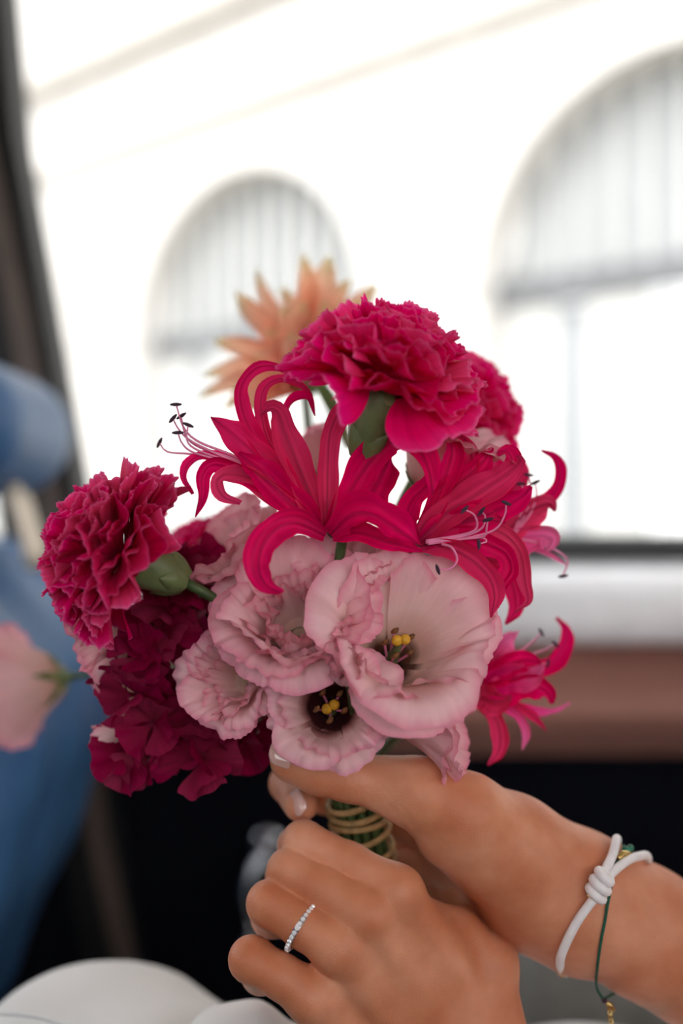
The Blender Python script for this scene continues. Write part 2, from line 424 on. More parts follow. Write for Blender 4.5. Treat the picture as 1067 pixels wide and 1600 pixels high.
door = empty('door_1', Matrix.Translation((0, YD, 0.2)), kind='structure')
setp(door, 'car door with silver top rail, brown leather panel and dark lower half')
X0, X1 = -0.42, 0.95
z0, z1, z2, z3 = zpx(836), zpx(869), zpx(958), zpx(1168)
V, Fc = extrude_profile([(YD + 0.005, z1), (YD + 0.02, z0 - 0.004), (YD + 0.035, z0), (YD + 0.06, z0 - 0.004), (YD + 0.06, z1)], X0, X1); obj('window_seal', V, Fc, 'black_rubber', door, world=True, smooth=False)
prof = [(YD + 0.05 - 0.085 * math.sin(a), z1 - 0.062 + 0.062 * math.cos(a)) for a in np.linspace(0, math.pi * 0.62, 12)] + [(YD + 0.05, z2)]
V, Fc = extrude_profile(prof, X0, X1, 2); obj('top_rail', V, Fc, 'silver_paint', door, world=True)
prof = [(YD - 0.005, z2 + 0.01), (YD - 0.02, z2 - 0.01), (YD - 0.01, z2 - 0.03), (YD + 0.0, z2 - 0.035), (YD - 0.012, z2 - 0.05), (YD - 0.05, z2 - 0.075), (YD - 0.062, z2 - 0.09), (YD - 0.055, z3 + 0.03), (YD - 0.03, z3), (YD + 0.03, z3), (YD + 0.03, z2 + 0.01)]
V, Fc = extrude_profile(prof, X0, X1, 2); obj('leather_panel', V, Fc, 'door_leather', door, world=True, smooth=False)
V, Fc = box((X0, YD - 0.005, 0.26), (X1, YD + 0.05, z3)); obj('lower_panel', V, Fc, 'navy_carpet', door, world=True, smooth=False)
V, Fc = box((X0, YD + 0.05, 0.2), (X1, YD + 0.1, z1 - 0.01)); obj('outer_skin', V, Fc, 'car_paint', door, world=True, smooth=False)
# chrome door pull whose glints show beside the fingers
hp = P(398, 1335, 0.96)
V, Fc, U = lathe([(0.0, 0.0), (0.016, 0.0), (0.018, 0.004), (0.014, 0.008), (0.007, 0.012), (0.007, 0.022), (0.0, 0.022)], 20)
rot = Matrix.Translation(hp + Vector((0.01, 0.035, 0.0))) @ Matrix.Rotation(math.pi / 2, 4, 'X')
hb = obj('window_crank', [rot @ Vector(v) for v in V], Fc, 'chrome', door, world=True)
V, Fc, U = tube([hp + Vector((0.01, 0.01, 0.0)), hp + Vector((-0.006, 0.0, -0.03)), hp + Vector((0.0, -0.004, -0.075))], [0.007, 0.006, 0.007], 14, 10); obj('crank_arm', V, Fc, 'chrome', hb, U, world=True)
V, Fc, U = tube([hp + Vector((0.0, -0.004, -0.075)), hp + Vector((0.0, -0.035, -0.075))], [0.008, 0.011, 0.011, 0.007], 10, 12); obj('crank_knob', V, Fc, 'chrome', hb, U, world=True)

gl = obj('window_1', [(X0, YD + 0.035, z0 - 0.01), (X1, YD + 0.035, z0 - 0.01), (X1, YD + 0.0, 1.6), (X0, YD + 0.0, 1.6)], [(0, 1, 2, 3)], 'window_glass', smooth=False)
setp(gl, 'clear side window pane of the car door', kind='structure')

# pillar that leans back between the front and rear windows, trim running down to the floor
def strip(pl, y, y2):
    """pl: list of (u_left, u_right, v); a solid bar between the depths y and y2"""
    V = []
    for ul, ur, v in pl: V += [P(ul, v, y), P(ur, v, y), P(ur, v, y) + Vector((0, y2 - y, 0)), P(ul, v, y) + Vector((0, y2 - y, 0))]
    return V, grid_faces(len(pl), 4, True) + [(3, 2, 1, 0), tuple(range(len(V) - 4, len(V)))]
pil = empty('wall_pillar', Matrix.Translation(P(150, 1500, 0.97)), kind='structure'); setp(pil, 'leaning black and taupe door pillar of the car')
V, Fc = strip([(-215, -38, -300), (-150, -8, -120), (-110, 20, 200), (-40, 79, 540), (0, 128, 820), (36, 150, 1000), (90, 190, 1300), (150, 236, 1600), (190, 280, 1900)], 0.985, 1.05); obj('pillar_core', V, Fc, 'black_trim', pil, world=True, smooth=False)
V, Fc = strip([(-150, -112, -300), (-110, -72, -120), (-52, -18, 200), (12, 46, 500), (66, 102, 820), (96, 130, 1000), (132, 165, 1300), (200, 232, 1600), (240, 275, 1900)], 0.975, 0.99); obj('pillar_trim', V, Fc, 'pillar_trim', pil, world=True, smooth=False)

RX0, RX1 = -1.5, 1.25
V, Fc = box((RX0, -0.46, 1.60), (RX1, 1.10, 1.65)); o = obj('ceiling', V, Fc, 'headliner', smooth=False); setp(o, 'pale cloth headliner of the car', kind='structure')
V, Fc = box((RX0, -0.46, 0.2), (RX1, 1.08, 0.26)); o = obj('floor', V, Fc, 'grey_carpet', smooth=False); setp(o, 'dark carpeted car floor', kind='structure')
V, Fc = box((RX0, -0.46, 0.26), (RX1, -0.40, 0.92)); o = obj('wall_near', V, Fc, 'navy_carpet', smooth=False); setp(o, 'inner side of the opposite car doors', kind='structure')
V, Fc = box((RX0, -0.46, 1.24), (RX1, -0.40, 1.60)); o = obj('wall_near_shade_rail', V, Fc, 'headliner', smooth=False); setp(o, 'unseen roof rail over the opposite car doors, added to cut light', kind='structure')  # unseen rail, added and lowered to cut fill from the camera side
V, Fc = box((-0.55, -0.46, 0.92), (-0.25, -0.40, 1.24)); o = obj('wall_near_shade_post', V, Fc, 'black_trim', smooth=False); setp(o, 'unseen post between the opposite car doors, added to block light', kind='structure')  # unseen post, put in to block light from the near left
V, Fc = box((RX0, YD + 0.01, 0.26), (X0, YD + 0.08, 0.92)); o = obj('wall_front_door', V, Fc, 'navy_carpet', smooth=False); setp(o, 'front car door beyond the blue seat', kind='structure')
V, Fc = box((RX0 - 0.05, -0.46, 0.2), (RX0, 1.08, 1.30)); o = obj('wall_front', V, Fc, 'black_trim', smooth=False); setp(o, 'unseen wall at the front of the car, raised to block light', kind='structure')  # unseen wall, raised over the windscreen to darken left-facing surfaces
V, Fc = box((RX1, -0.46, 0.2), (RX1 + 0.05, 1.08, 1.10)); o = obj('wall_rear', V, Fc, 'navy_carpet', smooth=False); setp(o, 'unseen parcel wall behind the rear bench, added to limit light', kind='structure')  # unseen wall, added to make the light more directional

# front seat: cushion shapes from implicit surfaces
def soft(name, prims, k, lo, hi, h, mat, parent, it=3):
    f = Field(lo, hi, h); d = None
    for p in prims:
        c = f.cone(*p); d = c if d is None else smin(d, c, k)
    Vv, Ff = surface_nets(d, f.lo, h); Vv = laplacian(Vv, Ff, it)
    return obj(name, Vv.tolist(), Ff.tolist(), mat, parent, world=True)
seat = empty('car_seat', Matrix.Translation((-0.36, 0.76, 0.26)), 'blue leather front seat with rounded headrest on a pale metal post', 'seat')
# headrest: a soft bolster along y
hc = P(50, 668, 0.74); hc.x = -0.272
soft('headrest', [((hc.x, 0.70, hc.z), (hc.x, 0.81, hc.z), 0.050, 0.050), ((hc.x - 0.07, 0.68, hc.z + 0.010), (hc.x - 0.07, 0.82, hc.z + 0.010), 0.049, 0.049)], 0.03, (hc.x - 0.19, 0.54, hc.z - 0.09), (hc.x + 0.09, 0.96, hc.z + 0.09), 0.006, 'blue_leather', seat)
for yy in (0.72, 0.80):
    dz = P(45, 760, 0.76); dz2 = P(82, 885, 0.76); dz.y = dz2.y = yy; dz.x -= 0.02 * (yy > 0.75); dz2.x -= 0.02 * (yy > 0.75)
    V, Fc, U = tube([dz, dz2], 0.0065, 6, 12); obj('headrest_post', V, Fc, 'post_metal' if 'post_metal' in MATS else 'silver', seat, U, world=True)
pr = []
bk = [P(22, 915, 0.86), P(64, 1030, 0.86), P(58, 1110, 0.86), P(8, 1250, 0.86), P(-75, 1480, 0.86)]
rr = [0.042, 0.046, 0.05, 0.055, 0.06]
for i in range(4):
    for yy in (0.66, 0.76, 0.85):
        a, b = Vector(bk[i]), Vector(bk[i + 1]); a.y = b.y = yy
        pr.append((tuple(a), tuple(b), rr[i], rr[i + 1]))
soft('seat_back', pr, 0.05, (-0.5, 0.5, 0.3), (-0.12, 1.0, 1.0), 0.008, 'blue_leather', seat, 4)
soft('seat_cushion', [((-0.45, 0.6, 0.5), (-0.85, 0.6, 0.55), 0.08, 0.08), ((-0.45, 0.9, 0.5), (-0.85, 0.9, 0.55), 0.08, 0.08), ((-0.45, 0.75, 0.5), (-0.85, 0.75, 0.55), 0.08, 0.08)], 0.06, (-1.0, 0.48, 0.38), (-0.3, 1.0, 0.68), 0.012, 'blue_leather', seat)
V, Fc = box((-0.85, 0.58, 0.26), (-0.4, 0.92, 0.46)); obj('seat_base', V, Fc, 'black_trim', seat, world=True, smooth=False)

seat2 = empty('car_seat', Matrix.Translation((-0.42, -0.10, 0.26)), 'unseen blue leather front seat added beside the opposite door to block light', 'seat')  # unseen seat copy, added so its back blocks light from the front left
for ch in list(seat.children):
    c = ch.copy(); COL.objects.link(c); c.parent = seat2
rear = empty('rear_bench', Matrix.Translation((0.5, 0.3, 0.26)), 'charcoal rear bench under the person in white', 'seat')
plain('charcoal_cloth', lin(112, 112, 108), 0.8, var=0.05, nscale=60, bump=0.15, bscale=900)
soft('bolster', [((0.15, 0.74, 0.605), (0.6, 0.74, 0.56), 0.045, 0.05), ((0.15, 0.80, 0.57), (0.6, 0.80, 0.56), 0.06, 0.06), ((0.15, 0.72, 0.56), (0.6, 0.72, 0.56), 0.05, 0.05)], 0.04, (0.05, 0.62, 0.46), (0.7, 0.9, 0.74), 0.009, 'charcoal_cloth', rear)  # bolster invented to fill the grey area below the wrist
soft('seat_cushion', [((0.0, -0.25, 0.42), (0.0, 0.85, 0.42), 0.06, 0.06), ((0.5, -0.25, 0.40), (0.5, 0.85, 0.40), 0.06, 0.06), ((0.25, -0.25, 0.41), (0.25, 0.85, 0.41), 0.06, 0.06)], 0.12, (-0.15, -0.38, 0.30), (0.65, 0.96, 0.6), 0.014, 'charcoal_cloth', rear)
soft('seat_back', [((0.74, -0.25, 0.5), (0.74, 0.85, 0.5), 0.07, 0.07), ((0.84, -0.25, 1.0), (0.84, 0.85, 1.0), 0.06, 0.06), ((0.79, -0.25, 0.75), (0.79, 0.85, 0.75), 0.07, 0.07)], 0.2, (0.6, -0.38, 0.36), (1.0, 0.96, 1.16), 0.016, 'charcoal_cloth', rear)
V, Fc = box((0.02, -0.36, 0.26), (0.7, 0.94, 0.37)); obj('seat_base', V, Fc, 'black_trim', rear, world=True, smooth=False)

# ------------------------------------------------------------------ the person: two arms and the dress
person = empty('person', Matrix.Translation((0.4, 0.4, 0.5)), 'person in a white dress holding the bouquet with both hands', 'person')

def J(t): return np.array(P(t[0], t[1], t[2]))
def chain(f, pts, k=0.004):
    d = None
    for a, b in zip(pts[:-1], pts[1:]):
        c = f.cone(J(a), J(b), a[3] / 1000, b[3] / 1000); d = c if d is None else smin(d, c, k)
    return d
def hand(lo, hi, h, fingers, palm, extra, kp, kf):
    f = Field(lo, hi, h); pd = None
    for c in palm:
        d = chain(f, c, 0.006); pd = d if pd is None else smin(pd, d, kp)
    for (a, b, ra, rb) in extra:
        pd = smin(pd, f.cone(a, b, ra, rb), kp)
    res = pd
    for c, kk in fingers:
        res = np.minimum(res, smin(pd, chain(f, c, 0.003), kk))
    Vv, Ff = surface_nets(res, f.lo, h)
    return laplacian(Vv, Ff, 2), Ff

# left hand (lower): back of the hand to the camera, fingers closed round the stems
LH_f = [
    ([(622, 1393, .3745, 9.0), (548, 1347, .3815, 6.9), (474, 1315, .387, 7.8), (464, 1322, .406, 7.4), (510, 1330, .431, 6.4), (560, 1330, .436, 5.6)], 0.005),
    ([(574, 1428, .3690, 9.4), (512, 1390, .3750, 7.3), (452, 1360, .3805, 8.0), (446, 1370, .403, 7.6), (495, 1382, .428, 6.5), (545, 1385, .434, 5.7)], 0.005),
    ([(529, 1480, .3658, 9.3), (474, 1447, .3695, 7.7), (421, 1412, .3750, 8.2), (424, 1432, .398, 7.7), (478, 1446, .420, 6.6), (525, 1450, .428, 5.8)], 0.005),
    ([(488, 1558, .3658, 9.0), (440, 1526, .3665, 7.6), (393, 1499, .3700, 8.0), (408, 1522, .392, 7.2), (455, 1532, .410, 6.2), (500, 1535, .420, 5.5)], 0.005),
]
LH_p = [
    [(622, 1393, .3762, 9.0), (690, 1500, .3835, 9.6), (752, 1630, .388, 15)],
    [(574, 1428, .3710, 9.4), (650, 1540, .3785, 9.8), (720, 1660, .384, 15)],
    [(529, 1480, .3682, 9.2), (610, 1580, .3765, 9.8), (690, 1690, .382, 15)],
    [(488, 1558, .3685, 9.2), (570, 1640, .3775, 9.8), (655, 1730, .384, 15)],
    [(640, 1430, .386, 9), (715, 1460, .396, 9), (765, 1512, .394, 9.5), (775, 1610, .390, 12)],
    [(725, 1450, .412, 9), (765, 1500, .402, 11)],
    [(600, 1450, .390, 10), (690, 1600, .396, 15)],
    [(700, 1680, .384, 24), (800, 1810, .372, 24), (1000, 1930, .345, 26)],
]
Vl, Fl = hand((-0.052, 0.335, 0.665), (0.10, 0.455, 0.845), 0.0009, LH_f, LH_p, [], 0.0062, 0.006)

# right hand (upper): thumb along the top, fingers behind the stems, wrist to the lower right
RH_f = [
    ([(655, 1240, .383, 12.0), (598, 1225, .383, 9.9), (545, 1213, .383, 9.4), (500, 1201, .384, 9.7), (457, 1187, .385, 8.8)], 0.010),
    ([(690, 1300, .430, 11), (600, 1272, .452, 8.8), (505, 1240, .448, 8.2), (450, 1224, .425, 7.6), (470, 1256, .405, 7.2)], 0.008),
    ([(705, 1350, .432, 11), (615, 1340, .455, 8.6), (530, 1330, .452, 7.8), (490, 1322, .445, 6.8)], 0.008),
    ([(720, 1400, .430, 10), (640, 1400, .452, 8.4), (560, 1398, .450, 7.2)], 0.008),
]
RH_p = [
    [(655, 1240, .379, 12.0), (725, 1275, .386, 16.0), (800, 1322, .397, 19.5), (905, 1395, .405, 24), (1000, 1452, .412, 25.5), (1110, 1515, .420, 28)],
    [(705, 1300, .390, 13.5), (760, 1330, .394, 16), (830, 1385, .402, 20), (905, 1424, .405, 22)],
    [(700, 1310, .425, 12), (800, 1370, .412, 17), (900, 1415, .408, 22)],
    [(745, 1400, .425, 12), (820, 1415, .414, 16), (900, 1430, .410, 20)],
]
Vr, Fr = hand((-0.045, 0.345, 0.725), (0.155, 0.470, 0.875), 0.0010, RH_f, RH_p, [], 0.009, 0.006)

def vnormals(V, Fq):
    a = np.cross(V[Fq[:, 2]] - V[Fq[:, 0]], V[Fq[:, 3]] - V[Fq[:, 1]]); n = np.zeros_like(V)
    for k in range(4): np.add.at(n, Fq[:, k], a)
    return n / (np.linalg.norm(n, axis=1)[:, None] + 1e-12)
def creases(V, Fq, spots):
    """shallow skin folds across a joint: (joint, next joint, half length m, wavelength m, depth m)"""
    N = vnormals(V, Fq)
    for a, b, hl, wl, dp in spots:
        a = J(a); b = J(b); ax = (b - a) / np.linalg.norm(b - a)
        q = V - a; t = q @ ax; rad = np.linalg.norm(q, axis=1)
        w = np.exp(-(t / hl) ** 2) * np.exp(-(rad / (hl * 2.0)) ** 2)
        ph = t / wl * 6.283 + 0.9 * np.sin(900 * q[:, 2]) + 0.5 * np.sin(1500 * q[:, 0])
        V = V - N * (dp * w * (0.5 + 0.5 * np.sin(ph)) ** 2)[:, None]
    return V
sp = []
for c, kk in LH_f:
    sp.append((c[2], (c[1][0], c[1][1], c[1][2]), 0.0055, 0.0026, 0.00032)); sp.append((c[0], c[1], 0.006, 0.0030, 0.00018))
Vl = creases(Vl, Fl, sp)
Vr = creases(Vr, Fr, [((545, 1213, .376), (600, 1225, .376), 0.005, 0.0028, 0.00035), ((925, 1390, .39), (990, 1430, .39), 0.009, 0.007, 0.0004), ((640, 1285, .375), (660, 1275, .375), 0.006, 0.004, 0.0004)])
SKU = F * Vr[:, 0] / Vr[:, 1] + 533.5; SKV = 800 - F * (Vr[:, 2] - CZ) / Vr[:, 1]
def on_skin(u, v, lift, dflt=.40):
    """point just above the skin of the right arm where the pixel ray meets it"""
    m = (SKU - u) ** 2 + (SKV - v) ** 2 < 64
    return P(u, v, (Vr[m, 1].min() if m.any() else dflt) - lift)

def arm_tube(pts, rad):
    V, Fc, U = tube(pts, rad, 40, 28); return np.array(V), Fc
pl = [P(760, 1758, .378), P(1000, 1930, .345), Vector((0.33, 0.25, 0.66)), Vector((0.47, 0.2, 0.78)), Vector((0.56, 0.2, 1.06)), Vector((0.57, 0.26, 1.12))]
Va1, Fa1 = arm_tube(pl, [0.0225, 0.0255, 0.036, 0.042, 0.045, 0.045])
pr_ = [P(1000, 1452, .412), P(1110, 1515, .42), Vector((0.33, 0.47, 0.68)), Vector((0.46, 0.56, 0.76)), Vector((0.56, 0.56, 1.06)), Vector((0.57, 0.5, 1.12))]
Va2, Fa2 = arm_tube(pr_, [0.0245, 0.0275, 0.036, 0.042, 0.045, 0.045])
AV = []; AF = []
for v, f in ((Vl, Fl.tolist()), (Vr, Fr.tolist()), (Va1, Fa1), (Va2, Fa2)):
    n = len(AV); AV += [tuple(p) for p in v]; AF += [tuple(i + n for i in q) for q in f]
body = obj('body', AV, AF, 'skin', person, world=True); body['label'] = 'bare arms and hands closed round the stems'

def nail(c, along, out_, ln, wd, parent, name):
    a = Vector(along).normalized(); n = Vector(out_).normalized(); n = (n - a * n.dot(a)).normalized(); s = a.cross(n)
    V = []; U = []; nr, nc = 12, 11
    for i in range(nr):
        t = i / (nr - 1) * 2 - 1
        for j in range(nc):
            q = j / (nc - 1) * 2 - 1
            w = wd * (1 - 0.42 * max(t, -t * 0.8) ** 4) / 2
            V.append(Vector(c) + a * (ln / 2 * t * (1 - 0.10 * q * q)) + s * (w * math.sin(q * 1.15) / math.sin(1.15)) + n * (wd * 0.34 * (math.cos(q * 1.15) - 1) - 0.0006 * t * t))
            U.append((q, t))
    Fc = grid_faces(nr, nc)
    o = obj(name, V, Fc, 'nail', parent, U, world=True)
    so = o.modifiers.new('thick', 'SOLIDIFY'); so.thickness = 0.0006; so.offset = -1
    return o
nail(on_skin(447, 1174, -.0004), P(418, 1162, .385) - P(470, 1180, .385), (-0.15, -0.80, 0.62), 0.0125, 0.0112, body, 'fingernail')
nail(on_skin(460, 1256, -.0004), P(476, 1280, .3995) - P(452, 1236, .408), (-0.55, -0.8, 0.0), 0.0105, 0.0086, body, 'fingernail')

# dress
f = Field((-0.30, 0.16, 0.26), (0.80, 0.74, 1.22), 0.0065)
d = smin(f.cone((-0.105, .470, .640), (-.09, .47, .635), .084, .080), f.cone((-0.10, .470, .622), (.40, .36, .585), .070, .09), 0.05)
d = smin(d, f.cone((-0.10, .60, .560), (.40, .52, .585), .072, .085), 0.05)
d = smin(d, f.cone((-0.115, .47, .63), (-.17, .47, .30), .078, .07), 0.04)
d = smin(d, f.cone((-0.11, .60, .555), (-.16, .60, .29), .07, .07), 0.04)
d = smin(d, f.cone((.46, .40, .60), (.54, .40, .78), .13, .11), 0.08)
d = smin(d, f.cone((.54, .40, .78), (.56, .385, 1.02), .105, .12), 0.06)
d = smin(d, f.cone((.57, .25, 1.11), (.57, .53, 1.11), .05, .05), 0.06)
fold = 0.004 * np.sin(34 * (f.X * 0.8 + f.Y * 0.9) + 3 * np.sin(9 * f.Z)) * smooth01(0.25, 0.0, f.X) + 0.003 * np.sin(60 * f.X - 25 * f.Y + 2.0 * np.sin(20 * f.Y))
Vd, Fd = surface_nets(d + fold.astype(np.float32), f.lo, f.h); Vd = laplacian(Vd, Fd, 4)
obj('dress', Vd.tolist(), Fd.tolist(), 'dress_cloth', person, world=True)
del f, d, fold
f = Field((-0.13, 0.34, 0.64), (0.03, 0.50, 0.775), 0.0022)       # a gathered fold of the skirt beside the little finger
d = f.cone(P(350, 1634, .410), P(398, 1606, .412), .013, .0085)
d = smin(d, f.cone(P(398, 1606, .412), P(440, 1650, .405), .0085, .010), 0.008)
d = smin(d, f.cone(P(350, 1634, .410), P(300, 1720, .405), .013, .022), 0.012)
d = smin(d, f.cone(P(440, 1670, .42), P(300, 1740, .43), .018, .022), 0.014)
Vd, Fd = surface_nets(d, f.lo, f.h); obj('skirt_fold', laplacian(Vd, Fd, 4).tolist(), Fd.tolist(), 'dress_cloth', person, world=True)
V, Fc, U = tube([P(-40, 1585, .432), P(10, 1583, .423), P(60, 1588, .416), P(110, 1604, .41), P(150, 1630, .405)], 0.0012, 24, 8); obj('hem_seam', V, Fc, 'dress_cloth', person, U, world=True)
del f, d

# ------------------------------------------------------------------ jewellery
ra = J((529, 1480, .3670)); rb = J((421, 1412, .3755)); rax = Vector(rb - ra).normalized()
rc = P(471, 1449, .3695)
rax = (rax + Vector((0.10, 0, 0.02))).normalized()
RM = frame(rc, rax)
ring = empty('ring', RM, 'thin silver ring set with small diamonds on the finger', 'ring')
V = []; n = 64
for i in range(n):
    a = 2 * math.pi * i / n
    for r, z in ((0.0082, -0.0010), (0.0089, -0.0010), (0.0089, 0.0010), (0.0082, 0.0010)): V.append((r * math.cos(a), r * math.sin(a), z))
fc = [(i * 4 + k, i * 4 + (k + 1) % 4, ((i + 1) % n) * 4 + (k + 1) % 4, ((i + 1) % n) * 4 + k) for i in range(n) for k in range(4)]
obj('band', V, fc, 'silver', ring, smooth=False)
gem = []
for z, r, m in ((0.0, 0.0003, 6), (0.0006, 0.00092, 8), (0.00105, 0.0006, 8)):
    for k in range(8): gem.append((r * math.cos(k * math.pi / 4), r * math.sin(k * math.pi / 4), z))
gme = new_mesh('stone', gem, grid_faces(3, 8, True) + [tuple(range(16, 24))], None, 'diamond', False)
for i in range(31):
    a = 2 * math.pi * i / 31
    m = Matrix.Rotation(a, 4, 'Z') @ Matrix.Translation((0.0089, 0, 0)) @ Matrix.Rotation(math.pi / 2, 4, 'Y')
    link('stone', gme, ring, m)

# white cord bracelet with sliding knot
kn = P(938, 1382, .3765)
wb = empty('cord_bracelet', Matrix.Translation(kn), 'white cord bracelet with a coiled sliding knot on the wrist', 'bracelet')
S_ = on_skin
kn = S_(938, 1382, .0036)
lp = [S_(934, 1384, .003), S_(944, 1362, .0028), S_(957, 1336, .0018), P(963, 1311, .395), P(962, 1325, .415), P(940, 1400, .437), P(910, 1470, .435), P(893, 1512, .424), P(880, 1519, .408), S_(875, 1500, .002, .398), S_(886, 1470, .0018), S_(905, 1435, .0018), S_(928, 1404, .003)]
V, Fc, U = tube(lp, 0.00175, 90, 12); obj('cord', V, Fc, 'white_cord', wb, U, world=True)
lp = [S_(938, 1384, .003), S_(955, 1365, .003), S_(978, 1346, .0022), S_(998, 1338, .002, .395), P(1012, 1342, .408), P(1000, 1390, .440)]
V, Fc, U = tube(lp, 0.00175, 50, 12); obj('cord_end_loop', V, Fc, 'white_cord', wb, U, world=True)
ax = (P(948, 1360, .3755) - P(926, 1404, .3755)).normalized()
KM = frame(kn, ax)
for q, (t, rr_) in enumerate(((-0.0038, 0.0029), (-0.0002, 0.0031), (0.0034, 0.0026))):
    V = []; n = 28
    pts = [KM @ Vector((rr_ * math.cos(a), rr_ * math.sin(a), t + 0.0007 * math.sin(a + 0.6))) for a in np.linspace(0, 2 * math.pi, n)]
    V, Fc, U = tube(pts, 0.0019, n, 10, False, False); obj('knot_coil', V, Fc, 'white_cord', wb, U, world=True)
V, Fc, U = tube([S_(922, 1403, .0035), S_(925, 1396, .0035)], 0.0016, 5, 10); obj('cord_tip', V, Fc, 'cord_end', wb, U, world=True)
V, Fc, U = tube([P(873, 1510, .400), P(879, 1520, .402)], [0.002, 0.0021], 5, 10); obj('cord_tip', V, Fc, 'cord_end', wb, U, world=True)
V, Fc, U = tube([P(879, 1519, .4015), P(893, 1513, .410)], 0.0018, 6, 10); obj('cord_tail', V, Fc, 'white_cord', wb, U, world=True)

gb = empty('thread_bracelet', Matrix.Translation(P(948, 1440, .382)), 'fine green thread bracelet with gold clasp below the white cord', 'bracelet')
lp = [S_(972, 1332, .0012), S_(960, 1355, .0008), S_(955, 1385, .0006), S_(949, 1415, .0005), S_(945, 1440, .0005), S_(940, 1465, .0005), S_(936, 1490, .0005), S_(933, 1515, .0005), S_(932, 1542, .0005), S_(943, 1562, .0008)]
V, Fc, U = tube(lp, 0.00055, 60, 8); obj('thread', V, Fc, 'green_thread', gb, U, world=True)
V, Fc, U = tube([S_(943, 1562, .0008), P(1000, 1520, .437), P(1005, 1400, .438), P(978, 1326, .402), S_(972, 1332, .0012)], 0.00055, 40, 8); obj('thread', V, Fc, 'green_thread', gb, U, world=True)
def blob(c, r, n=10):
    pr0 = [(r * math.sin(a), -r * math.cos(a)) for a in np.linspace(0.02, math.pi - 0.02, n)]
    V, Fc, U = lathe(pr0, 12); return [Vector(c) + Vector(v) for v in V], Fc, U
for (u, v, y, r, m) in ((978, 1329, .393, .0018, 'green_gem'), (985, 1325, .396, .0014, 'green_gem'), (970, 1338, .39, .0014, 'green_gem')):
    V, Fc, U = blob(S_(u, v, .0015, y), r); obj('bead', V, Fc, m, gb, U, world=True)
V, Fc, U = tube([S_(966, 1342, .002), S_(973, 1335, .003), S_(984, 1334, .002)], [0.001, 0.0016, 0.001], 10, 8); obj('gold_charm', V, Fc, 'brass', gb, U, world=True)
V, Fc, U = blob(S_(944, 1563, .001), 0.0011); obj('knot', V, Fc, 'anther', gb, U, world=True)
V, Fc, U = tube([S_(947, 1566, .001), S_(953, 1571, .001), S_(960, 1580, .001)], [0.0008, 0.0012, 0.0006], 10, 8); obj('clasp', V, Fc, 'brass', gb, U, world=True)
for i in range(5):
    c = P(952 + i * 0.8, 1575 + i * 7, S_(951, 1572, .001).y)
    pts = [c + Vector((0.0007 * math.cos(a), 0.0004 * math.sin(a) * (i % 2), 0.0011 * math.sin(a))) for a in np.linspace(0, 2 * math.pi, 14)]
    V, Fc, U = tube(pts, 0.0003, 14, 6, False, False); obj('chain_link', V, Fc, 'brass', gb, U, world=True)

# ------------------------------------------------------------------ bouquet
BIND = P(560, 1276, .416)
BDIR = (P(590, 1420, .422) - BIND).normalized()
slots = []
for ring_, n in ((0.0, 1), (0.0042, 6), (0.0082, 12)):
    for k in range(n):
        a = 2 * math.pi * k / n + ring_ * 100
        slots.append(Vector((ring_ * math.cos(a), ring_ * math.sin(a), 0)))
slot_used = [0]
BX = BDIR.cross(Vector((0, 1, 0))).normalized(); BY = BDIR.cross(BX)
def stem(parent, start, direction, r0=0.0021, mat='stem', slot=None, bow=0.35, name='stem'):
    i = slot_used[0] % len(slots) if slot is None else slot; slot_used[0] += 1
    off = BX * slots[i].x + BY * slots[i].y
    b = BIND + off; e = BIND + off + BDIR * 0.062
    d = Vector(direction).normalized(); ln = (b - start).length
    c1 = start + d * ln * bow; c2 = b - BDIR * ln * 0.3
    pts = []
    for t in np.linspace(0, 1, 14):
        pts.append(start * (1 - t) ** 3 + c1 * 3 * t * (1 - t) ** 2 + c2 * 3 * t * t * (1 - t) + b * t ** 3)
    pts += [b + BDIR * 0.02, e]
    V, Fc, U = tube(pts, [r0, r0 * 0.95], 30, 8)
    return obj(name, V, Fc, mat, parent, U, world=True)

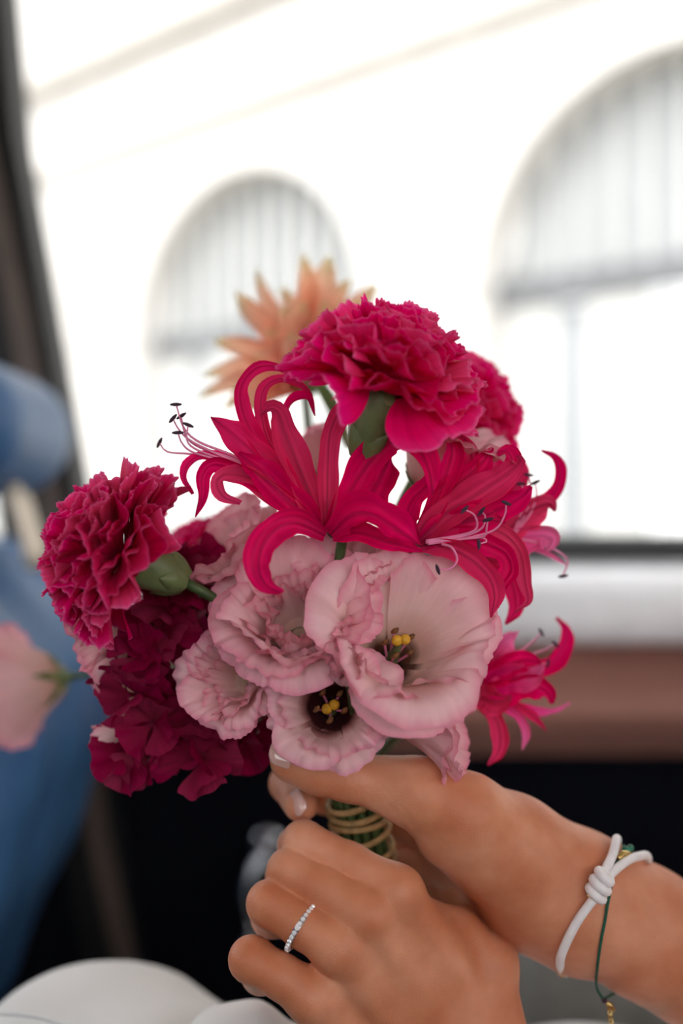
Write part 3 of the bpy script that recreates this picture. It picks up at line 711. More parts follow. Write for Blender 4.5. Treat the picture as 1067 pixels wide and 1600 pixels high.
def rev_petal(prof, dphi, seed, nS=40, nT=20, tipk=0.22, tipp=2.6, ruf=0.0022, rfreq=3.0, cren=0.016, roll=0.0):
    """petal wrapped about the flower axis; prof = (r, z) points from claw to rim"""
    rg = np.random.RandomState(seed)
    c = spline(prof, 60)
    ph = rg.rand(6) * 6.28; am = rg.rand(6) * 0.6 + 0.5
    V = []; U = []
    s = np.linspace(-1, 1, nS)
    edge = 1 - tipk * np.abs(s) ** tipp + 0.03 * np.sin(s * 3 + ph[0]) + cren * (np.sin(s * 23 + ph[1]) * np.sin(s * 41 + ph[2])) 
    dn = np.gradient(c, axis=0); dn /= np.linalg.norm(dn, axis=1)[:, None]
    nrm = np.stack([dn[:, 1], -dn[:, 0]], 1)
    for i in range(nT):
        t0 = i / (nT - 1)
        for j in range(nS):
            t = min(max(t0 * edge[j], 0), 1.0)
            q = t * 59; k = min(int(q), 58); fr_ = q - k
            p = c[k] * (1 - fr_) + c[k + 1] * fr_; n = nrm[k]
            a = ruf * float(smooth01(0.45, 1.0, t0)) ** 1.3
            w = a * (am[0] * math.sin(s[j] * rfreq * 2.1 + ph[3]) + 0.6 * am[1] * math.sin(s[j] * rfreq * 4.3 + ph[4]) + 0.35 * am[2] * math.sin(s[j] * rfreq * 9 + ph[5] + t0 * 3))
            w += roll * s[j] ** 2 * t0 + 0.0010 * float(smooth01(0.75, 1.0, t0)) * math.sin(s[j] * 17 + ph[0]) * math.sin(s[j] * 7 + ph[2])
            low = 0.05 * math.sin(s[j] * 1.6 + ph[1]) * p[0] * t0
            r = p[0] + n[0] * w + low; z = p[1] + n[1] * w + 0.25 * w
            phi = s[j] * dphi * (0.75 + 0.25 * math.sin(min(t0, 1) * math.pi * 0.5)) + 0.05 * math.sin(t0 * 4 + ph[2])
            V.append((r * math.cos(phi), r * math.sin(phi), z)); U.append((s[j], t0))
    return V, grid_faces(nT, nS), U

CLOSED = np.array([(.05, 0), (.24, .10), (.36, .36), (.40, .72), (.38, 1.02)])
CUP = np.array([(.05, 0), (.28, .10), (.48, .36), (.66, .70), (.86, .96)])
OPEN = np.array([(.05, 0), (.30, .12), (.54, .42), (.82, .70), (1.10, .72)])
FLAT = np.array([(.05, 0), (.32, .12), (.62, .34), (.96, .46), (1.22, .34)])
def prof_of(o):
    k = [CLOSED, CUP, OPEN, FLAT]; x = max(0.0, min(2.999, o)); i = int(x); t = x - i
    return k[i] * (1 - t) + k[i + 1] * t

def lisianthus(label, u, v, y, axis, Rr, H, layers, spin=0.0, seed=0, mat='lisianthus_petal', centre=True, ruf=0.0022, rimz=0.7, bow=0.35, stamens=True, sepals=True, stig=0.42, name='lisianthus'):
    ax = Vector(axis).normalized(); base = P(u, v, y) - ax * H * rimz
    M = frame(base, ax, spin)
    e = empty(name, M, label, 'flower', 'pink lisianthus in the bouquet')
    rg = random.Random(seed + 100)
    k = 0
    for li, (n, o, dphi, ph0, sc) in enumerate(layers):
        for i in range(n):
            oo = o + rg.uniform(-0.18, 0.18)
            pf = prof_of(oo) * np.array([Rr * sc * rg.uniform(0.95, 1.06), H * sc * rg.uniform(0.94, 1.06)])
            pf[:, 0] += 0.0006 * li
            V, Fc, U = rev_petal(pf, math.radians(dphi) / 2, seed * 50 + k, ruf=ruf * rg.uniform(0.8, 1.3))
            o_ = obj('petal', V, Fc, mat, e, U); o_.rotation_euler = (0, 0, math.radians(ph0 + 360 / n * i + rg.uniform(-9, 9)))
            k += 1
    if stamens:
        for i in range(5):
            a = 2 * math.pi * i / 5 + 0.4
            pts = [Vector((0.0015 * math.cos(a), 0.0015 * math.sin(a), 0.003)), Vector((0.004 * math.cos(a), 0.004 * math.sin(a), H * 0.28)), Vector((0.0055 * math.cos(a), 0.0055 * math.sin(a), H * 0.42))]
            V, Fc, U = tube(pts, 0.0005, 8, 6); st = obj('stamen', V, Fc, 'filament', e, U)
            V, Fc, U = tube([pts[2] - Vector((0.0012, 0, 0.0008)), pts[2], pts[2] + Vector((0.0014, 0.0005, 0.0012))], [0.0005, 0.0012, 0.0005], 8, 8); obj('anther', V, Fc, 'dark_anther', st, U)
        V, Fc, U = tube([Vector((0, 0, 0.003)), Vector((0, 0, H * (stig - 0.04)))], [0.003, 0.0018, 0.0012], 8, 10); pi_ = obj('pistil', V, Fc, 'calyx', e, U)
        for sx in (-1, 1):
            V, Fc, U = blob((sx * 0.0016, 0, H * stig), 0.0021); obj('stigma_lobe', V, Fc, 'stigma', pi_, U)
    if sepals:
        V, Fc, U = lathe([(0.0, -0.006), (0.0022, -0.006), (0.0035, -0.002), (0.0045, 0.0015), (0.0045, 0.0022)], 14); obj('calyx', V, Fc, 'calyx', e, U)
        po = spline(prof_of(layers[0][1] + 0.3) * np.array([Rr, H]), 20)
        for i in range(5):
            a = 2 * math.pi * i / 5
            V, Fc, U = strap_geo([Vector((0.004, 0, -0.001)), Vector((po[3, 0] * 1.05 + 0.0015, 0, po[3, 1] - 0.001)), Vector((po[6, 0] * 1.06 + 0.002, 0, po[6, 1] - 0.0015))], [0.0035, 0.0042, 0.0006], Vector((-1, 0, 0.5)), 10, 5, 0.1, 0, 0, i)
            s_ = obj('sepal', V, Fc, 'leaf', e, U); s_.rotation_euler = (0, 0, a)
    stem(e, base - ax * 0.005, -ax, 0.0017, bow=bow)
    return e

def strap_geo(pts, wid, nhint, nT=26, nS=9, chan=0.25, wave=0.0, twist=0.0, seed=0, wfreq=9.0, tip=True):
    """narrow petal or leaf along a 3D centre line"""
    rg = np.random.RandomState(seed + 3)
    c = spline(pts, nT); w = np.interp(np.linspace(0, 1, nT), np.linspace(0, 1, len(wid)), wid)
    tan = np.gradient(c, axis=0); tan /= np.linalg.norm(tan, axis=1)[:, None] + 1e-12
    nh = np.array(nhint, float); nh /= np.linalg.norm(nh)
    V = []; U = []; p1, p2 = rg.rand(2) * 6.28
    up = nh - tan[0] * nh.dot(tan[0]); up /= np.linalg.norm(up) + 1e-12
    for i in range(nT):
        t = i / (nT - 1)
        tgt = nh - tan[i] * nh.dot(tan[i]); ln = np.linalg.norm(tgt)
        up = up - tan[i] * up.dot(tan[i]); up /= np.linalg.norm(up) + 1e-12
        if ln > 0.25: up = up * 0.5 + tgt / ln * 0.5; up /= np.linalg.norm(up)
        sd = np.cross(tan[i], up); a = twist * t
        n_ = up * math.cos(a) + sd * math.sin(a); s_ = sd * math.cos(a) - up * math.sin(a)
        for j in range(nS):
            s = j / (nS - 1) * 2 - 1
            h = w[i] / 2 * chan * s * s * 2
            wv = wave * abs(s) ** 1.5 * math.sin(t * wfreq + (p1 if s < 0 else p2)) * min(1, t * 3)
            if wave:
                wv += 0.5 * wave * abs(s) ** 2 * math.sin(t * wfreq * 2.3 + (p2 if s < 0 else p1)) * min(1, t * 2); h += wave * 0.8 * math.exp(-(s / 0.16) ** 2)
                ew = 1 + 0.10 * math.sin(t * wfreq * 0.9 + (p1 if s < 0 else p2))
            else: ew = 1.0
            V.append(c[i] + s_ * (s * ew * w[i] / 2) + n_ * (h + wv)); U.append((s, t))
    return V, grid_faces(nT, nS), U

# ---- carnations
def carnation_petal(seed, ln, wd, bend, ruf, nS=48, nT=16):
    rg = np.random.RandomState(seed); ph = rg.rand(8) * 6.28
    s = np.linspace(-1, 1, nS); V = []; U = []
    saw = (np.abs(((s * 8 + ph[0]) % 1) - 0.5) - 0.25) * 0.06 + (rg.rand(nS) - 0.5) * 0.03
    edge = 1 - 0.2 * np.abs(s) ** 2.2 + 0.05 * np.sin(3 * s + ph[1]) + saw
    for i in range(nT):
        t = i / (nT - 1)
        for j in range(nS):
            x = t * ln * (edge[j] if t > 0.5 else 1 + (edge[j] - 1) * t * 2)
            w = wd * (0.1 + 0.9 * float(smooth01(0.1, 0.95, t)))
            fan = s[j] * 0.85
            yy = s[j] * w / 2
            a = ruf * float(smooth01(0.3, 1.0, t)) ** 1.2
            zz = a * (1.2 * math.sin(s[j] * 3.4 + ph[2]) + 0.75 * math.sin(s[j] * 7.3 + ph[3] + t * 2) + 0.25 * math.sin(s[j] * 17 + ph[4]))
            zz += bend * ln * (t - 0.25) ** 2 * (1 if t > 0.25 else 0)
            yy += a * 0.5 * math.cos(s[j] * 6 + ph[5]); x -= 0.3 * a * (1 + math.sin(s[j] * 7 + ph[6]))
            V.append((x * math.cos(fan * 0.25 * t), yy, zz)); U.append((s[j], t))
    return V, grid_faces(nT, nS), U

def petal_bank(mat, seed0, ln=0.036, wd=0.040, ruf=0.0030):
    b = []
    for i in range(12):
        rr = random.Random(seed0 + i)
        V, Fc, U = carnation_petal(seed0 + i, ln, wd * rr.uniform(0.85, 1.15), rr.uniform(-0.35, 0.1), ruf * rr.uniform(0.7, 1.3))
        b.append(new_mesh('petal', V, Fc, U, mat))
    return b
BANK = {'carnation_petal': petal_bank('carnation_petal', 10), 'crimson_petal': petal_bank('crimson_petal', 40)}
def carnation(label, u, v, y, axis, scale=1.0, mat='carnation_petal', seed=0, spin=0.0, rows=((8, -10, 1.0), (8, 3, 1.0), (9, 17, 0.96), (9, 32, 0.92), (8, 47, 0.87), (7, 62, 0.82), (6, 75, 0.78), (4, 87, 0.74)), calyx=True, cal_r=0.0078, cal_l=0.028, bow=0.35, zoff=0.012):
    ax = Vector(axis).normalized(); base = P(u, v, y) - ax * zoff * scale
    M = frame(base, ax, spin); e = empty('carnation', M, label, 'flower', 'carnations in the bouquet')
    rg = random.Random(seed + 5); bank = BANK[mat]
    for li, (n, el, sc) in enumerate(rows):
        for i in range(n):
            az = 2 * math.pi * (i + rg.uniform(-0.3, 0.3)) / n + li * 0.37
            m = Matrix.Rotation(az, 4, 'Z') @ Matrix.Translation((0.001, 0, 0.0012 * li)) @ Matrix.Rotation(-math.radians(el + rg.uniform(-8, 8)), 4, 'Y') @ Matrix.Rotation(rg.uniform(-0.35, 0.35), 4, 'X')
            s = scale * sc * rg.uniform(0.93, 1.07)
            link('petal', bank[rg.randrange(len(bank))], e, m @ Matrix.Diagonal((s, s, s, 1)))
    if calyx:
        r = cal_r * scale; l = cal_l * scale
        pf = [(0.0, -l), (r * 0.45, -l), (r * 0.62, -l * 0.9), (r * 0.85, -l * 0.6), (r * 0.98, -l * 0.3), (r * 1.05, -l * 0.05), (r * 1.0, 0.0)]
        V, Fc, U = lathe(pf, 20); c = obj('calyx', V, Fc, 'calyx', e, U)
        for i in range(5):
            a = 2 * math.pi * i / 5
            V, Fc, U = strap_geo([Vector((r * 1.03, 0, -0.004)), Vector((r * 1.16, 0, -0.001)), Vector((r * 1.4, 0, 0.002))], [r * 1.15, r * 0.9, 0.0004], Vector((-1, 0, 0.2)), 9, 5, 0.3, 0, 0, i)
            q = obj('calyx_tooth', V, Fc, 'leaf', c, U); q.rotation_euler = (0, 0, a)
        for i in range(4):
            a = 2 * math.pi * i / 4 + 0.4
            V, Fc, U = strap_geo([Vector((r * 0.5, 0, -l * 1.02)), Vector((r * 0.86, 0, -l * 0.8)), Vector((r * 1.02, 0, -l * 0.55))], [r * 1.0, r * 1.1, 0.0005], Vector((-1, 0, 0.2)), 9, 5, 0.4, 0, 0, i)
            q = obj('bract', V, Fc, 'calyx', c, U); q.rotation_euler = (0, 0, a)
        stem(e, base - ax * l * 0.98, -ax, 0.0021, bow=bow)
    return e

carnation('hot pink carnation standing highest, with a bare green calyx below', 601, 603, .367, (0.30, -0.15, 0.93), 1.0, 'carnation_petal', 1, 0.3, cal_r=0.0100, cal_l=0.026, zoff=0.002, rows=((9, 2, 1.0), (8, 10, 1.0), (9, 20, 0.97), (9, 30, 0.90), (8, 42, 0.82), (7, 56, 0.76), (6, 70, 0.72), (5, 84, 0.68)))
carnation('dark crimson pink carnation in profile beside the blue seat', 196, 866, .374, (-0.86, -0.24, 0.44), 0.93, 'crimson_petal', 2, 0.9, zoff=0.002, rows=((10, 5, 1.0), (10, 11, 1.0), (11, 20, 0.97), (11, 31, 0.92), (10, 43, 0.86), (8, 58, 0.8), (6, 72, 0.76), (5, 86, 0.72)), cal_r=0.0105, cal_l=0.025)
carnation('red pink carnation half hidden behind the highest carnation', 716, 632, .45, (0.50, 0.25, 0.80), 0.90, 'carnation_petal', 3, 0.1)
carnation('shaded crimson carnation tucked behind the pale ruffled lisianthus', 335, 885, .445, (-0.55, -0.2, 0.6), 0.9, 'crimson_petal', 4, 1.0)

# ---- dark magenta stock flowers
def rosette(parent, M, seed, mat='magenta_petal', r=0.013):
    rg = random.Random(seed)
    n = 6
    for i in range(n):
        V, Fc, U = carnation_petal(seed * 7 + i, r * rg.uniform(0.9, 1.2), r * 1.25, rg.uniform(-0.5, 0.3), r * 0.07, 12, 8)
        el = 12 if i < 4 else 55
        m = M @ Matrix.Rotation(2 * math.pi * (i % 4) / 4 + (i // 4) * 0.8 + rg.uniform(-.3, .3), 4, 'Z') @ Matrix.Rotation(-math.radians(el + rg.uniform(-18, 18)), 4, 'Y')
        link('petal', new_mesh('petal', V, Fc, U, mat), parent, m)
def stock(label, pts, seed, r=0.013):
    base = pts[len(pts) // 2]
    ax = (P(*pts[0]) - P(*pts[-1])).normalized()
    M = frame(P(*base), ax); e = empty('stock_flower', M, label, 'flower', 'dark magenta stock in the bouquet')
    inv = M.inverted(); rg = random.Random(seed)
    for i, p in enumerate(pts):
        d = Vector((rg.uniform(-0.8, 0.3), -0.9, rg.uniform(-0.5, 0.5)))
        if len(p) > 3: d = Vector(p[3])
        fm = frame(P(*p[:3]), d, rg.uniform(0, 6))
        rosette(e, inv @ fm, seed * 20 + i, r=r * rg.uniform(0.9, 1.15))
    V, Fc, U = tube([P(*q[:3]) + Vector((0.004, 0.012, 0)) for q in pts], 0.0025, 20, 8); obj('spike', V, Fc, 'stem', e, U, world=True)
    stem(e, P(*pts[-1][:3]) + Vector((0.004, 0.012, 0)), BIND - P(*pts[-1][:3]), 0.0022)
    return e
stock('dark magenta stock spike hanging under the profile carnation', [(196, 1172, .40), (215, 1085, .395), (190, 1060, .40), (222, 1020, .39), (246, 990, .394), (255, 1045, .402), (262, 945, .396), (285, 985, .408), (300, 920, .40), (300, 880, .41)], 3, 0.0145)
stock('dark magenta stock spike lowest below the small pale lisianthus', [(312, 1185, .395), (290, 1150, .40), (240, 1130, .392), (235, 1175, .40), (285, 1112, .404), (330, 1150, .404), (375, 1150, .41), (350, 1110, .405), (395, 1130, .415)], 5, 0.0145)

# ---- lisianthus
lisianthus('large full pale pink lisianthus with rolled inner petals at the bouquet centre', 460, 950, .372, (-0.06, -0.80, 0.60), 0.0285, 0.034,
           [(5, 2.45, 95, 0, 1.0), (5, 1.8, 95, 36, 1.0), (4, 1.15, 115, 10, 1.0), (3, 0.7, 120, 50, 0.80), (3, 0.35, 120, 20, 0.70), (3, 0.0, 120, 70, 0.62)], 0.2, 1, stamens=False, ruf=0.0020)
lisianthus('open pale pink lisianthus cup showing a yellow stigma', 634, 984, .365, (0.16, -0.80, 0.54), 0.0318, 0.042,
           [(3, 2.5, 125, 270, 1.02), (3, 1.95, 125, 30, 1.04), (3, 1.45, 110, 330, 0.98)], 0.1, 2, 'lisianthus_claw_shade', ruf=0.0026, stig=0.5)
lisianthus('pink lisianthus with shade painted into its open throat just above the thumb', 516, 1098, .362, (0.0, -0.92, 0.30), 0.0212, 0.030,
           [(4, 2.7, 110, 0, 1.06), (4, 2.1, 105, 40, 1.0), (3, 1.1, 130, 10, 0.92)], 0.5, 3, 'lisianthus_throat_shade', ruf=0.0020, stig=0.30)
lisianthus('half open pale pink lisianthus above the dark magenta stock', 350, 1060, .374, (-0.35, -0.78, 0.14), 0.0192, 0.030,
           [(4, 2.3, 110, 0, 1.0), (4, 1.7, 105, 40, 0.95), (3, 0.9, 110, 10, 0.8), (3, 0.3, 110, 40, 0.65)], 0.0, 4, stamens=False, ruf=0.0016)
lisianthus('pale ruffled lisianthus behind the drooping hot pink nerine petal', 338, 852, .405, (-0.50, -0.25, 0.62), 0.027, 0.034,
           [(4, 2.2, 110, 0, 1.0), (4, 1.5, 105, 40, 0.95), (3, 0.8, 110, 10, 0.8)], 0.0, 5, stamens=False, ruf=0.0024)
lisianthus('pale pink lisianthus trumpet resting on the wrist side of the thumb', 738, 1124, .380, (0.86, -0.22, -0.04), 0.0250, 0.036,
           [(4, 2.0, 110, 0, 1.0), (4, 1.4, 105, 40, 0.97)], 0.0, 6, stamens=False, ruf=0.0022, rimz=0.9)
lisianthus('pale pink lisianthus trumpet behind the highest carnation', 700, 676, .398, (0.36, -0.25, 0.80), 0.026, 0.036,
           [(4, 2.0, 110, 0, 1.0), (4, 1.4, 105, 40, 0.97)], 0.3, 7, stamens=False, ruf=0.0022)
lisianthus('pink lisianthus bell half covered by the profile carnation', 130, 1005, .405, (-0.88, -0.12, -0.30), 0.0215, 0.038,
           [(4, 1.9, 110, 0, 1.0), (4, 1.3, 105, 40, 0.97)], 0.3, 8, stamens=False, ruf=0.0018, rimz=0.8)
lisianthus('loose pale lisianthus on a long stem in front of the blue seat', 20, 1072, .53, (-0.93, 0.25, -0.18), 0.034, 0.040,
           [(4, 1.6, 110, 0, 1.0), (4, 0.8, 105, 40, 0.97)], 0.3, 9, stamens=False, ruf=0.0012, rimz=0.75, bow=0.5)
lisianthus('small pale lisianthus glimpsed behind the nerine', 470, 700, .44, (-0.3, 0.1, 0.9), 0.016, 0.024,
           [(4, 1.7, 110, 0, 1.0), (3, 1.0, 105, 40, 0.97)], 0.3, 10, stamens=False, ruf=0.0014)
M = frame(P(200, 1143, .402), (-0.9, -0.2, -0.1)); bud = empty('lisianthus_bud', M, 'tiny pale lisianthus bud tip under the dark magenta stock', 'flower')
for i in range(4):
    V, Fc, U = rev_petal(CLOSED * np.array([0.011, 0.015]) * (1 - 0.08 * i), math.radians(120) / 2, 720 + i, 18, 14, ruf=0.0007)
    q = obj('petal', V, Fc, 'lisianthus_petal', bud, U); q.rotation_euler = (0, 0, i * 1.7)
stem(bud, M.translation, Vector((1, 0.4, 0)), 0.0013)
lisianthus('frilled pink lisianthus edge between the two largest blooms under the nerine', 548, 876, .388, (0.0, -0.62, 0.78), 0.0185, 0.030,
           [(4, 2.2, 110, 0, 1.0), (4, 1.5, 105, 40, 1.0), (3, 0.9, 110, 10, 0.95)], 0.3, 21, stamens=False, ruf=0.0018)
# closed bud between the blooms
M = frame(P(545, 1062, .362), (-0.1, -0.7, 0.5)); bud = empty('lisianthus_bud', M, 'small furled pink lisianthus bud between the three open blooms', 'flower')
for i in range(4):
    V, Fc, U = rev_petal(CLOSED * np.array([0.017, 0.015]) * (1 - 0.08 * i), math.radians(120) / 2, 700 + i, 18, 14, ruf=0.0007)
    q = obj('petal', V, Fc, 'lisianthus_petal', bud, U); q.rotation_euler = (0, 0, i * 1.7)
stem(bud, M.translation, BIND - M.translation, 0.0013)

# ---- nerines: every petal follows its own centre line (u, v, depth)
def nerine(label, base, petals, stamens, seed, stem_to=True):
    M = Matrix.Translation(P(*base)); e = empty('nerine', M, label, 'flower', 'hot pink nerines in the bouquet')
    rg = random.Random(seed)
    for k, pt in enumerate(petals):
        pts, w = pt[0], pt[1]; tw = pt[2] if len(pt) > 2 else 0.0; mat = pt[3] if len(pt) > 3 else 'nerine_petal'
        px = np.mean([q[2] for q in pts]) / F
        wid = [w * px * x for x in (0.45, 0.8, 1.0, 1.02, 0.95, 0.75, 0.12)]
        nh = Vector((rg.uniform(-0.35, 0.35), -1, rg.uniform(-0.2, 0.35)))
        V, Fc, U = strap_geo([P(*q) for q in pts], wid, nh, 44, 15, rg.uniform(0.25, 0.5), w * px * 0.13, tw, seed * 30 + k, 16.0)
        obj('petal', V, Fc, mat, e, U, world=True)
    for k, pts in enumerate(stamens):
        V, Fc, U = tube([P(*q) for q in pts], [0.00055, 0.0005, 0.0003], 24, 6); st = obj('stamen', V, Fc, 'filament', e, U, world=True)
        t = P(*pts[-1]); d = (P(*pts[-1]) - P(*pts[-2])).normalized()
        sd = (Vector((d.z, 0, -d.x)) * (1 if k % 2 else -1) + d * 0.3 + Vector((0, -0.25, 0))).normalized()
        V, Fc, U = tube([t - sd * 0.0021, t - sd * 0.001, t + sd * 0.0012, t + sd * 0.0022], [0.0003, 0.0007, 0.0007, 0.0003], 10, 8); obj('anther', V, Fc, 'anther', st, U, world=True)
    stem(e, P(*base) + Vector((0, 0.004, 0.002)), Vector((0.05, 1.0, 0.0)), 0.0021, bow=0.5)
    return e
D = .368
def T(d, *uv):                                       # list of (u, v) with depth from d[0] to d[1]
    n = len(uv); return [(a, b, d[0] + (d[1] - d[0]) * i / (n - 1)) for i, (a, b) in enumerate(uv)]
nerine('hot pink nerine with long dark tipped stamens leaning towards the window', (517, 838, .372), [
    (T((.370, .362), (510, 832), (511, 800), (512, 722), (516, 672), (534, 640), (560, 628), (578, 634), (586, 664)), 33, 0.5),
    (T((.370, .358), (516, 830), (544, 775), (577, 724), (610, 692), (632, 688), (656, 706), (670, 740), (676, 775)), 47, -0.3),
    (T((.372, .372), (505, 828), (484, 770), (460, 712), (444, 672), (436, 648), (424, 640), (408, 650)), 46, 0.3),
    (T((.374, .380), (500, 822), (455, 760), (412, 705), (382, 655), (374, 612), (388, 584), (410, 571), (440, 575), (459, 592)), 26, 0.4),
    (T((.376, .384), (490, 800), (455, 735), (420, 690), (408, 640), (414, 606), (440, 592), (470, 600), (487, 616), (490, 630)), 19, 0.4),
    (T((.376, .384), (490, 790), (468, 730), (448, 676), (449, 642), (462, 625), (482, 624), (492, 650)), 19, -0.3),
    (T((.371, .376), (502, 826), (462, 785), (420, 735), (385, 700), (358, 676), (330, 652)), 52, 0.15),
    (T((.373, .372), (500, 828), (455, 790), (405, 740), (362, 722), (320, 712), (296, 724), (289, 748), (301, 772)), 22, 0.3),
    (T((.372, .364), (500, 830), (450, 790), (396, 750), (360, 742), (341, 752), (350, 774), (376, 786)), 32, 0.3),
    (T((.372, .366), (498, 826), (440, 775), (380, 738), (335, 725), (316, 742), (314, 776), (305, 808)), 28, -0.5),
    (T((.371, .368), (505, 832), (470, 800), (430, 762), (395, 728), (372, 708)), 50, 0.1),
    (T((.366, .346), (508, 836), (466, 817), (434, 824), (411, 850), (404, 888), (416, 914), (442, 926)), 46, 0.2),
    (T((.367, .352), (516, 834), (545, 806), (580, 804), (618, 826), (655, 852)), 52, 0.2),
    (T((.368, .358), (520, 838), (560, 832), (605, 846), (660, 862)), 32, -0.3),
    (T((.382, .388), (535, 828), (566, 792), (590, 756), (610, 712)), 50, 0.3),
], [
    T((.371, .374), (420, 740), (365, 712), (310, 690), (287, 668), (275, 632)), T((.371, .374), (420, 742), (362, 716), (310, 698), (290, 680), (283, 650)),
    T((.371, .372), (420, 744), (355, 720), (308, 703), (292, 688), (294, 664)), T((.371, .372), (415, 742), (350, 714), (300, 690), (280, 672), (270, 654)),
    T((.371, .370), (415, 745), (345, 720), (300, 706), (284, 692), (278, 676)), T((.371, .385), (415, 748), (350, 724), (300, 710), (262, 706), (249, 692)),
], 11)
nerine('hot pink nerine with curling petals and dark anthers facing the window sill', (655, 850, .378), [
    (T((.377, .374), (655, 845), (676, 795), (694, 750), (706, 708), (697, 680), (682, 680), (678, 694)), 34, 0.3),
    (T((.379, .382), (660, 840), (700, 790), (732, 742), (738, 708), (724, 684), (704, 678), (694, 690)), 30, -0.3),
    (T((.376, .368), (656, 846), (695, 806), (742, 776), (786, 746), (812, 722), (806, 712)), 50, 0.2),
    (T((.380, .380), (655, 838), (700, 775), (745, 730), (770, 700)), 46, 0.2),
    (T((.376, .370), (657, 850), (710, 820), (770, 800), (812, 778), (830, 760)), 48, 0.2),
    (T((.375, .366), (655, 852), (690, 852), (728, 868), (760, 896), (772, 928), (767, 965)), 36, 0.3),
    (T((.376, .372), (660, 850), (715, 838), (764, 850), (792, 866), (800, 892), (786, 918), (780, 950)), 34, 0.5),
    (T((.376, .364), (648, 848), (636, 810), (645, 780), (668, 756), (676, 728)), 34, 0.3),
    (T((.383, .387), (668, 846), (730, 830), (780, 830), (812, 860), (822, 910), (826, 940), (806, 958)), 26, 0.3),
    (T((.381, .384), (668, 846), (735, 806), (780, 770), (800, 726), (790, 706), (768, 714)), 34, 0.3),
    (T((.376, .372), (655, 846), (695, 826), (745, 812), (790, 815)), 46, 0.0),
], [
    T((.372, .362), (665, 845), (720, 836), (744, 826), (742, 806), (726, 796)), T((.372, .362), (665, 846), (722, 838), (752, 826), (758, 808), (752, 799)),
    T((.372, .364), (665, 847), (730, 840), (772, 828), (788, 806), (791, 786)), T((.372, .362), (665, 848), (725, 842), (756, 838), (760, 826), (762, 812)),
    T((.372, .364), (668, 850), (725, 842), (752, 840), (760, 846), (748, 850)), T((.370, .358), (690, 850), (706, 856), (714, 874), (704, 888), (684, 890)),
], 12)
nerine('paler hot pink nerine outermost above the window sill', (745, 880, .412), [
    (T((.410, .404), (748, 875), (800, 810), (838, 792), (866, 768), (874, 740), (864, 714), (846, 703)), 24, 0.3),
    (T((.408, .402), (748, 878), (790, 828), (830, 795), (858, 786), (866, 800)), 50, 0.2),
    (T((.410, .405), (750, 880), (800, 848), (840, 836), (864, 842), (855, 862)), 44, 0.2, 'nerine_pale_petal'),
    (T((.414, .414), (750, 880), (790, 800), (806, 760), (812, 724), (806, 704)), 36, 0.2),
    (T((.414, .414), (750, 880), (790, 860), (830, 856), (862, 868), (886, 884)), 10, 0.2, 'nerine_pale_petal'),
    (T((.410, .404), (750, 880), (780, 880), (800, 910), (806, 950), (790, 976)), 30, 0.4),
    (T((.410, .402), (750, 880), (770, 900), (770, 940), (755, 960)), 32, 0.4),
], [
    T((.406, .402), (800, 838), (822, 800), (830, 770), (826, 742)), T((.406, .402), (800, 838), (826, 806), (838, 776), (836, 754)), T((.406, .402), (800, 838), (816, 796), (820, 774), (814, 756)),
    T((.406, .41), (800, 840), (845, 850), (885, 872), (880, 900)),
], 13)
nerine('soft pink nerine cluster lowest at the bouquet edge beside the door panel', (735, 1080, .425), [
    (T((.422, .428), (735, 1075), (790, 1040), (848, 1042), (876, 1016), (884, 984), (868, 966)), 30, 0.5),
    (T((.418, .415), (735, 1078), (770, 1020), (790, 996), (810, 985)), 44, 0.2, 'nerine_pale_petal'),
    (T((.418, .412), (735, 1080), (780, 1046), (820, 1030), (846, 1036)), 40, 0.2),
    (T((.418, .412), (735, 1082), (785, 1078), (826, 1068), (856, 1080), (862, 1100)), 40, 0.2),
    (T((.418, .412), (735, 1080), (790, 1060), (830, 1056), (850, 1040)), 46, -0.2, 'nerine_pale_petal'),
    (T((.416, .408), (738, 1088), (765, 1106), (782, 1140), (780, 1174), (762, 1196)), 27, 0.3),
    (T((.42, .416), (740, 1088), (785, 1100), (812, 1120), (822, 1145), (816, 1172)), 16, 0.3, 'nerine_pale_petal'),
    (T((.42, .424), (740, 1086), (790, 1098), (838, 1108), (866, 1108), (890, 1098)), 15, 0.3, 'nerine_pale_petal'),
    (T((.42, .416), (740, 1086), (790, 1094), (832, 1116), (856, 1144)), 16, 0.3),
    (T((.418, .408), (735, 1085), (755, 1090), (780, 1096), (800, 1088)), 44, 0.3),
    (T((.42, .42), (735, 1078), (748, 1040), (770, 1015), (785, 1000)), 44, 0.3),
], [
    T((.42, .42), (780, 1050), (810, 1020), (835, 1000), (846, 988)), T((.42, .42), (780, 1050), (820, 1026), (850, 1016), (868, 1006)), T((.42, .42), (780, 1060), (825, 1040), (856, 1036)),
], 14)

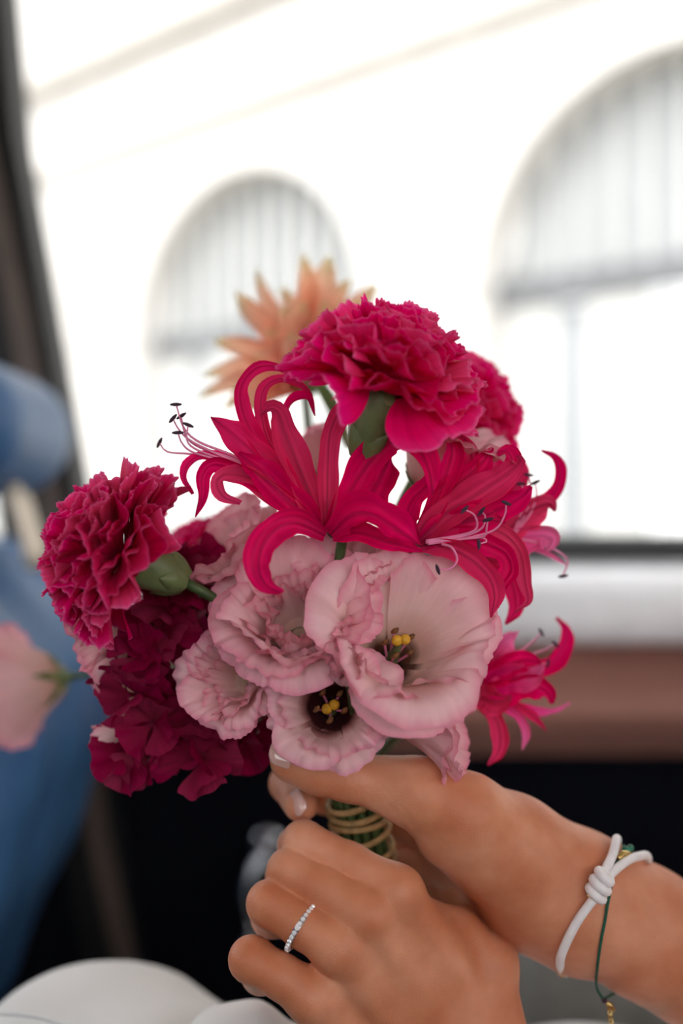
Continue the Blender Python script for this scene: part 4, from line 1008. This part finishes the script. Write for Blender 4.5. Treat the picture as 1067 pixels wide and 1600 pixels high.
# ---- peach spider bloom
def peach(label, base, tips, seed):
    M = frame(P(*base), (-0.15, 0.25, 0.95)); e = empty('spider_chrysanthemum', M, label, 'flower')
    rg = random.Random(seed)
    b = P(*base)
    for k, (u, v, y, w) in enumerate(tips):
        y += 0.06; w *= 1.3; t = P(u, v, y); mid = b.lerp(t, 0.55) + Vector((rg.uniform(-.002, .002), rg.uniform(-0.004, .002), 0.003))
        px = y / F
        V, Fc, U = strap_geo([b, b.lerp(mid, 0.5), mid, mid.lerp(t, 0.55), t], [w * px * x for x in (0.5, 0.8, 1.0, 1.0, 0.85, 0.6, 0.12)], Vector((rg.uniform(-.5, .5), -1, rg.uniform(-.2, .6))), 20, 9, 0.75, 0.0, rg.uniform(-.5, .5), seed + k)
        obj('petal', V, Fc, 'peach_petal', e, U, world=True)
    V, Fc, U = lathe([(0.0, -0.006), (0.006, -0.005), (0.011, 0.0), (0.009, 0.006), (0.0, 0.008)], 18); obj('receptacle', V, Fc, 'calyx', e, U)
    stem(e, b - Vector((0, 0, 0.005)), Vector((0.1, 0, -1)), 0.0024)
    return e
pt = [(312, 622, .47, 24), (320, 588, .475, 26), (336, 534, .475, 28), (372, 474, .49, 28), (368, 458, .47, 26), (402, 422, .49, 24), (470, 398, .48, 36), (514, 402, .49, 36), (548, 438, .47, 34), (588, 446, .48, 30), (560, 470, .46, 30),
      (350, 640, .455, 26), (360, 610, .45, 24), (395, 560, .455, 32), (415, 520, .455, 34), (440, 480, .46, 34), (478, 470, .455, 38), (505, 470, .455, 36), (532, 480, .45, 34), (455, 520, .45, 36), (420, 575, .445, 32), (390, 640, .445, 26), (445, 555, .445, 34), (470, 540, .445, 34), (372, 650, .45, 24), (500, 440, .50, 34), (440, 450, .50, 28)]
peach('peach spider chrysanthemum with pale pointed petals rising behind the carnation', (476, 600, .52), pt, 90)
# broad green leaf behind it
M = Matrix.Translation(P(540, 720, .40)); lf = empty('leaf_sprig', M, 'narrow green leaf sprig between the nerines and the highest carnation', 'foliage')
for (pts, w) in ((T((.45, .47), (545, 700), (520, 640), (490, 590), (470, 560)), 26), (T((.40, .385), (548, 800), (560, 770), (578, 745), (584, 756)), 10), (T((.43, .43), (628, 850), (634, 800), (645, 750), (640, 700)), 22)):
    px = pts[0][2] / F
    V, Fc, U = strap_geo([P(*q) for q in pts], [w * px * x for x in (0.4, 0.9, 1, 0.7, 0.1)], Vector((0.3, -1, 0.3)), 20, 7, 0.2, 0, 0.3, 5); obj('leaf', V, Fc, 'leaf', lf, U, world=True)
stem(lf, P(548, 800, .40), BIND - P(548, 800, .40), 0.0015)

# ---- raffia binding
rf = empty('raffia_tie', frame(BIND, -BDIR), 'tan raffia cord wound round the stems between the hands', 'cord')
RMx = frame(BIND, -BDIR)
for k, (z, tl) in enumerate(((0.008, 0.10), (0.0035, -0.08), (-0.002, 0.16), (-0.0075, -0.1), (-0.013, 0.22), (-0.02, 0.05))):
    pts = []
    for a in np.linspace(0, 2 * math.pi, 40):
        r = 0.0118
        pts.append(Vector((r * math.cos(a), r * math.sin(a), z + r * tl * math.sin(a + k))))
    V, Fc, U = tube(pts, 0.0013, 40, 8, False, False); obj('raffia_strand', V, Fc, 'raffia', rf, U)
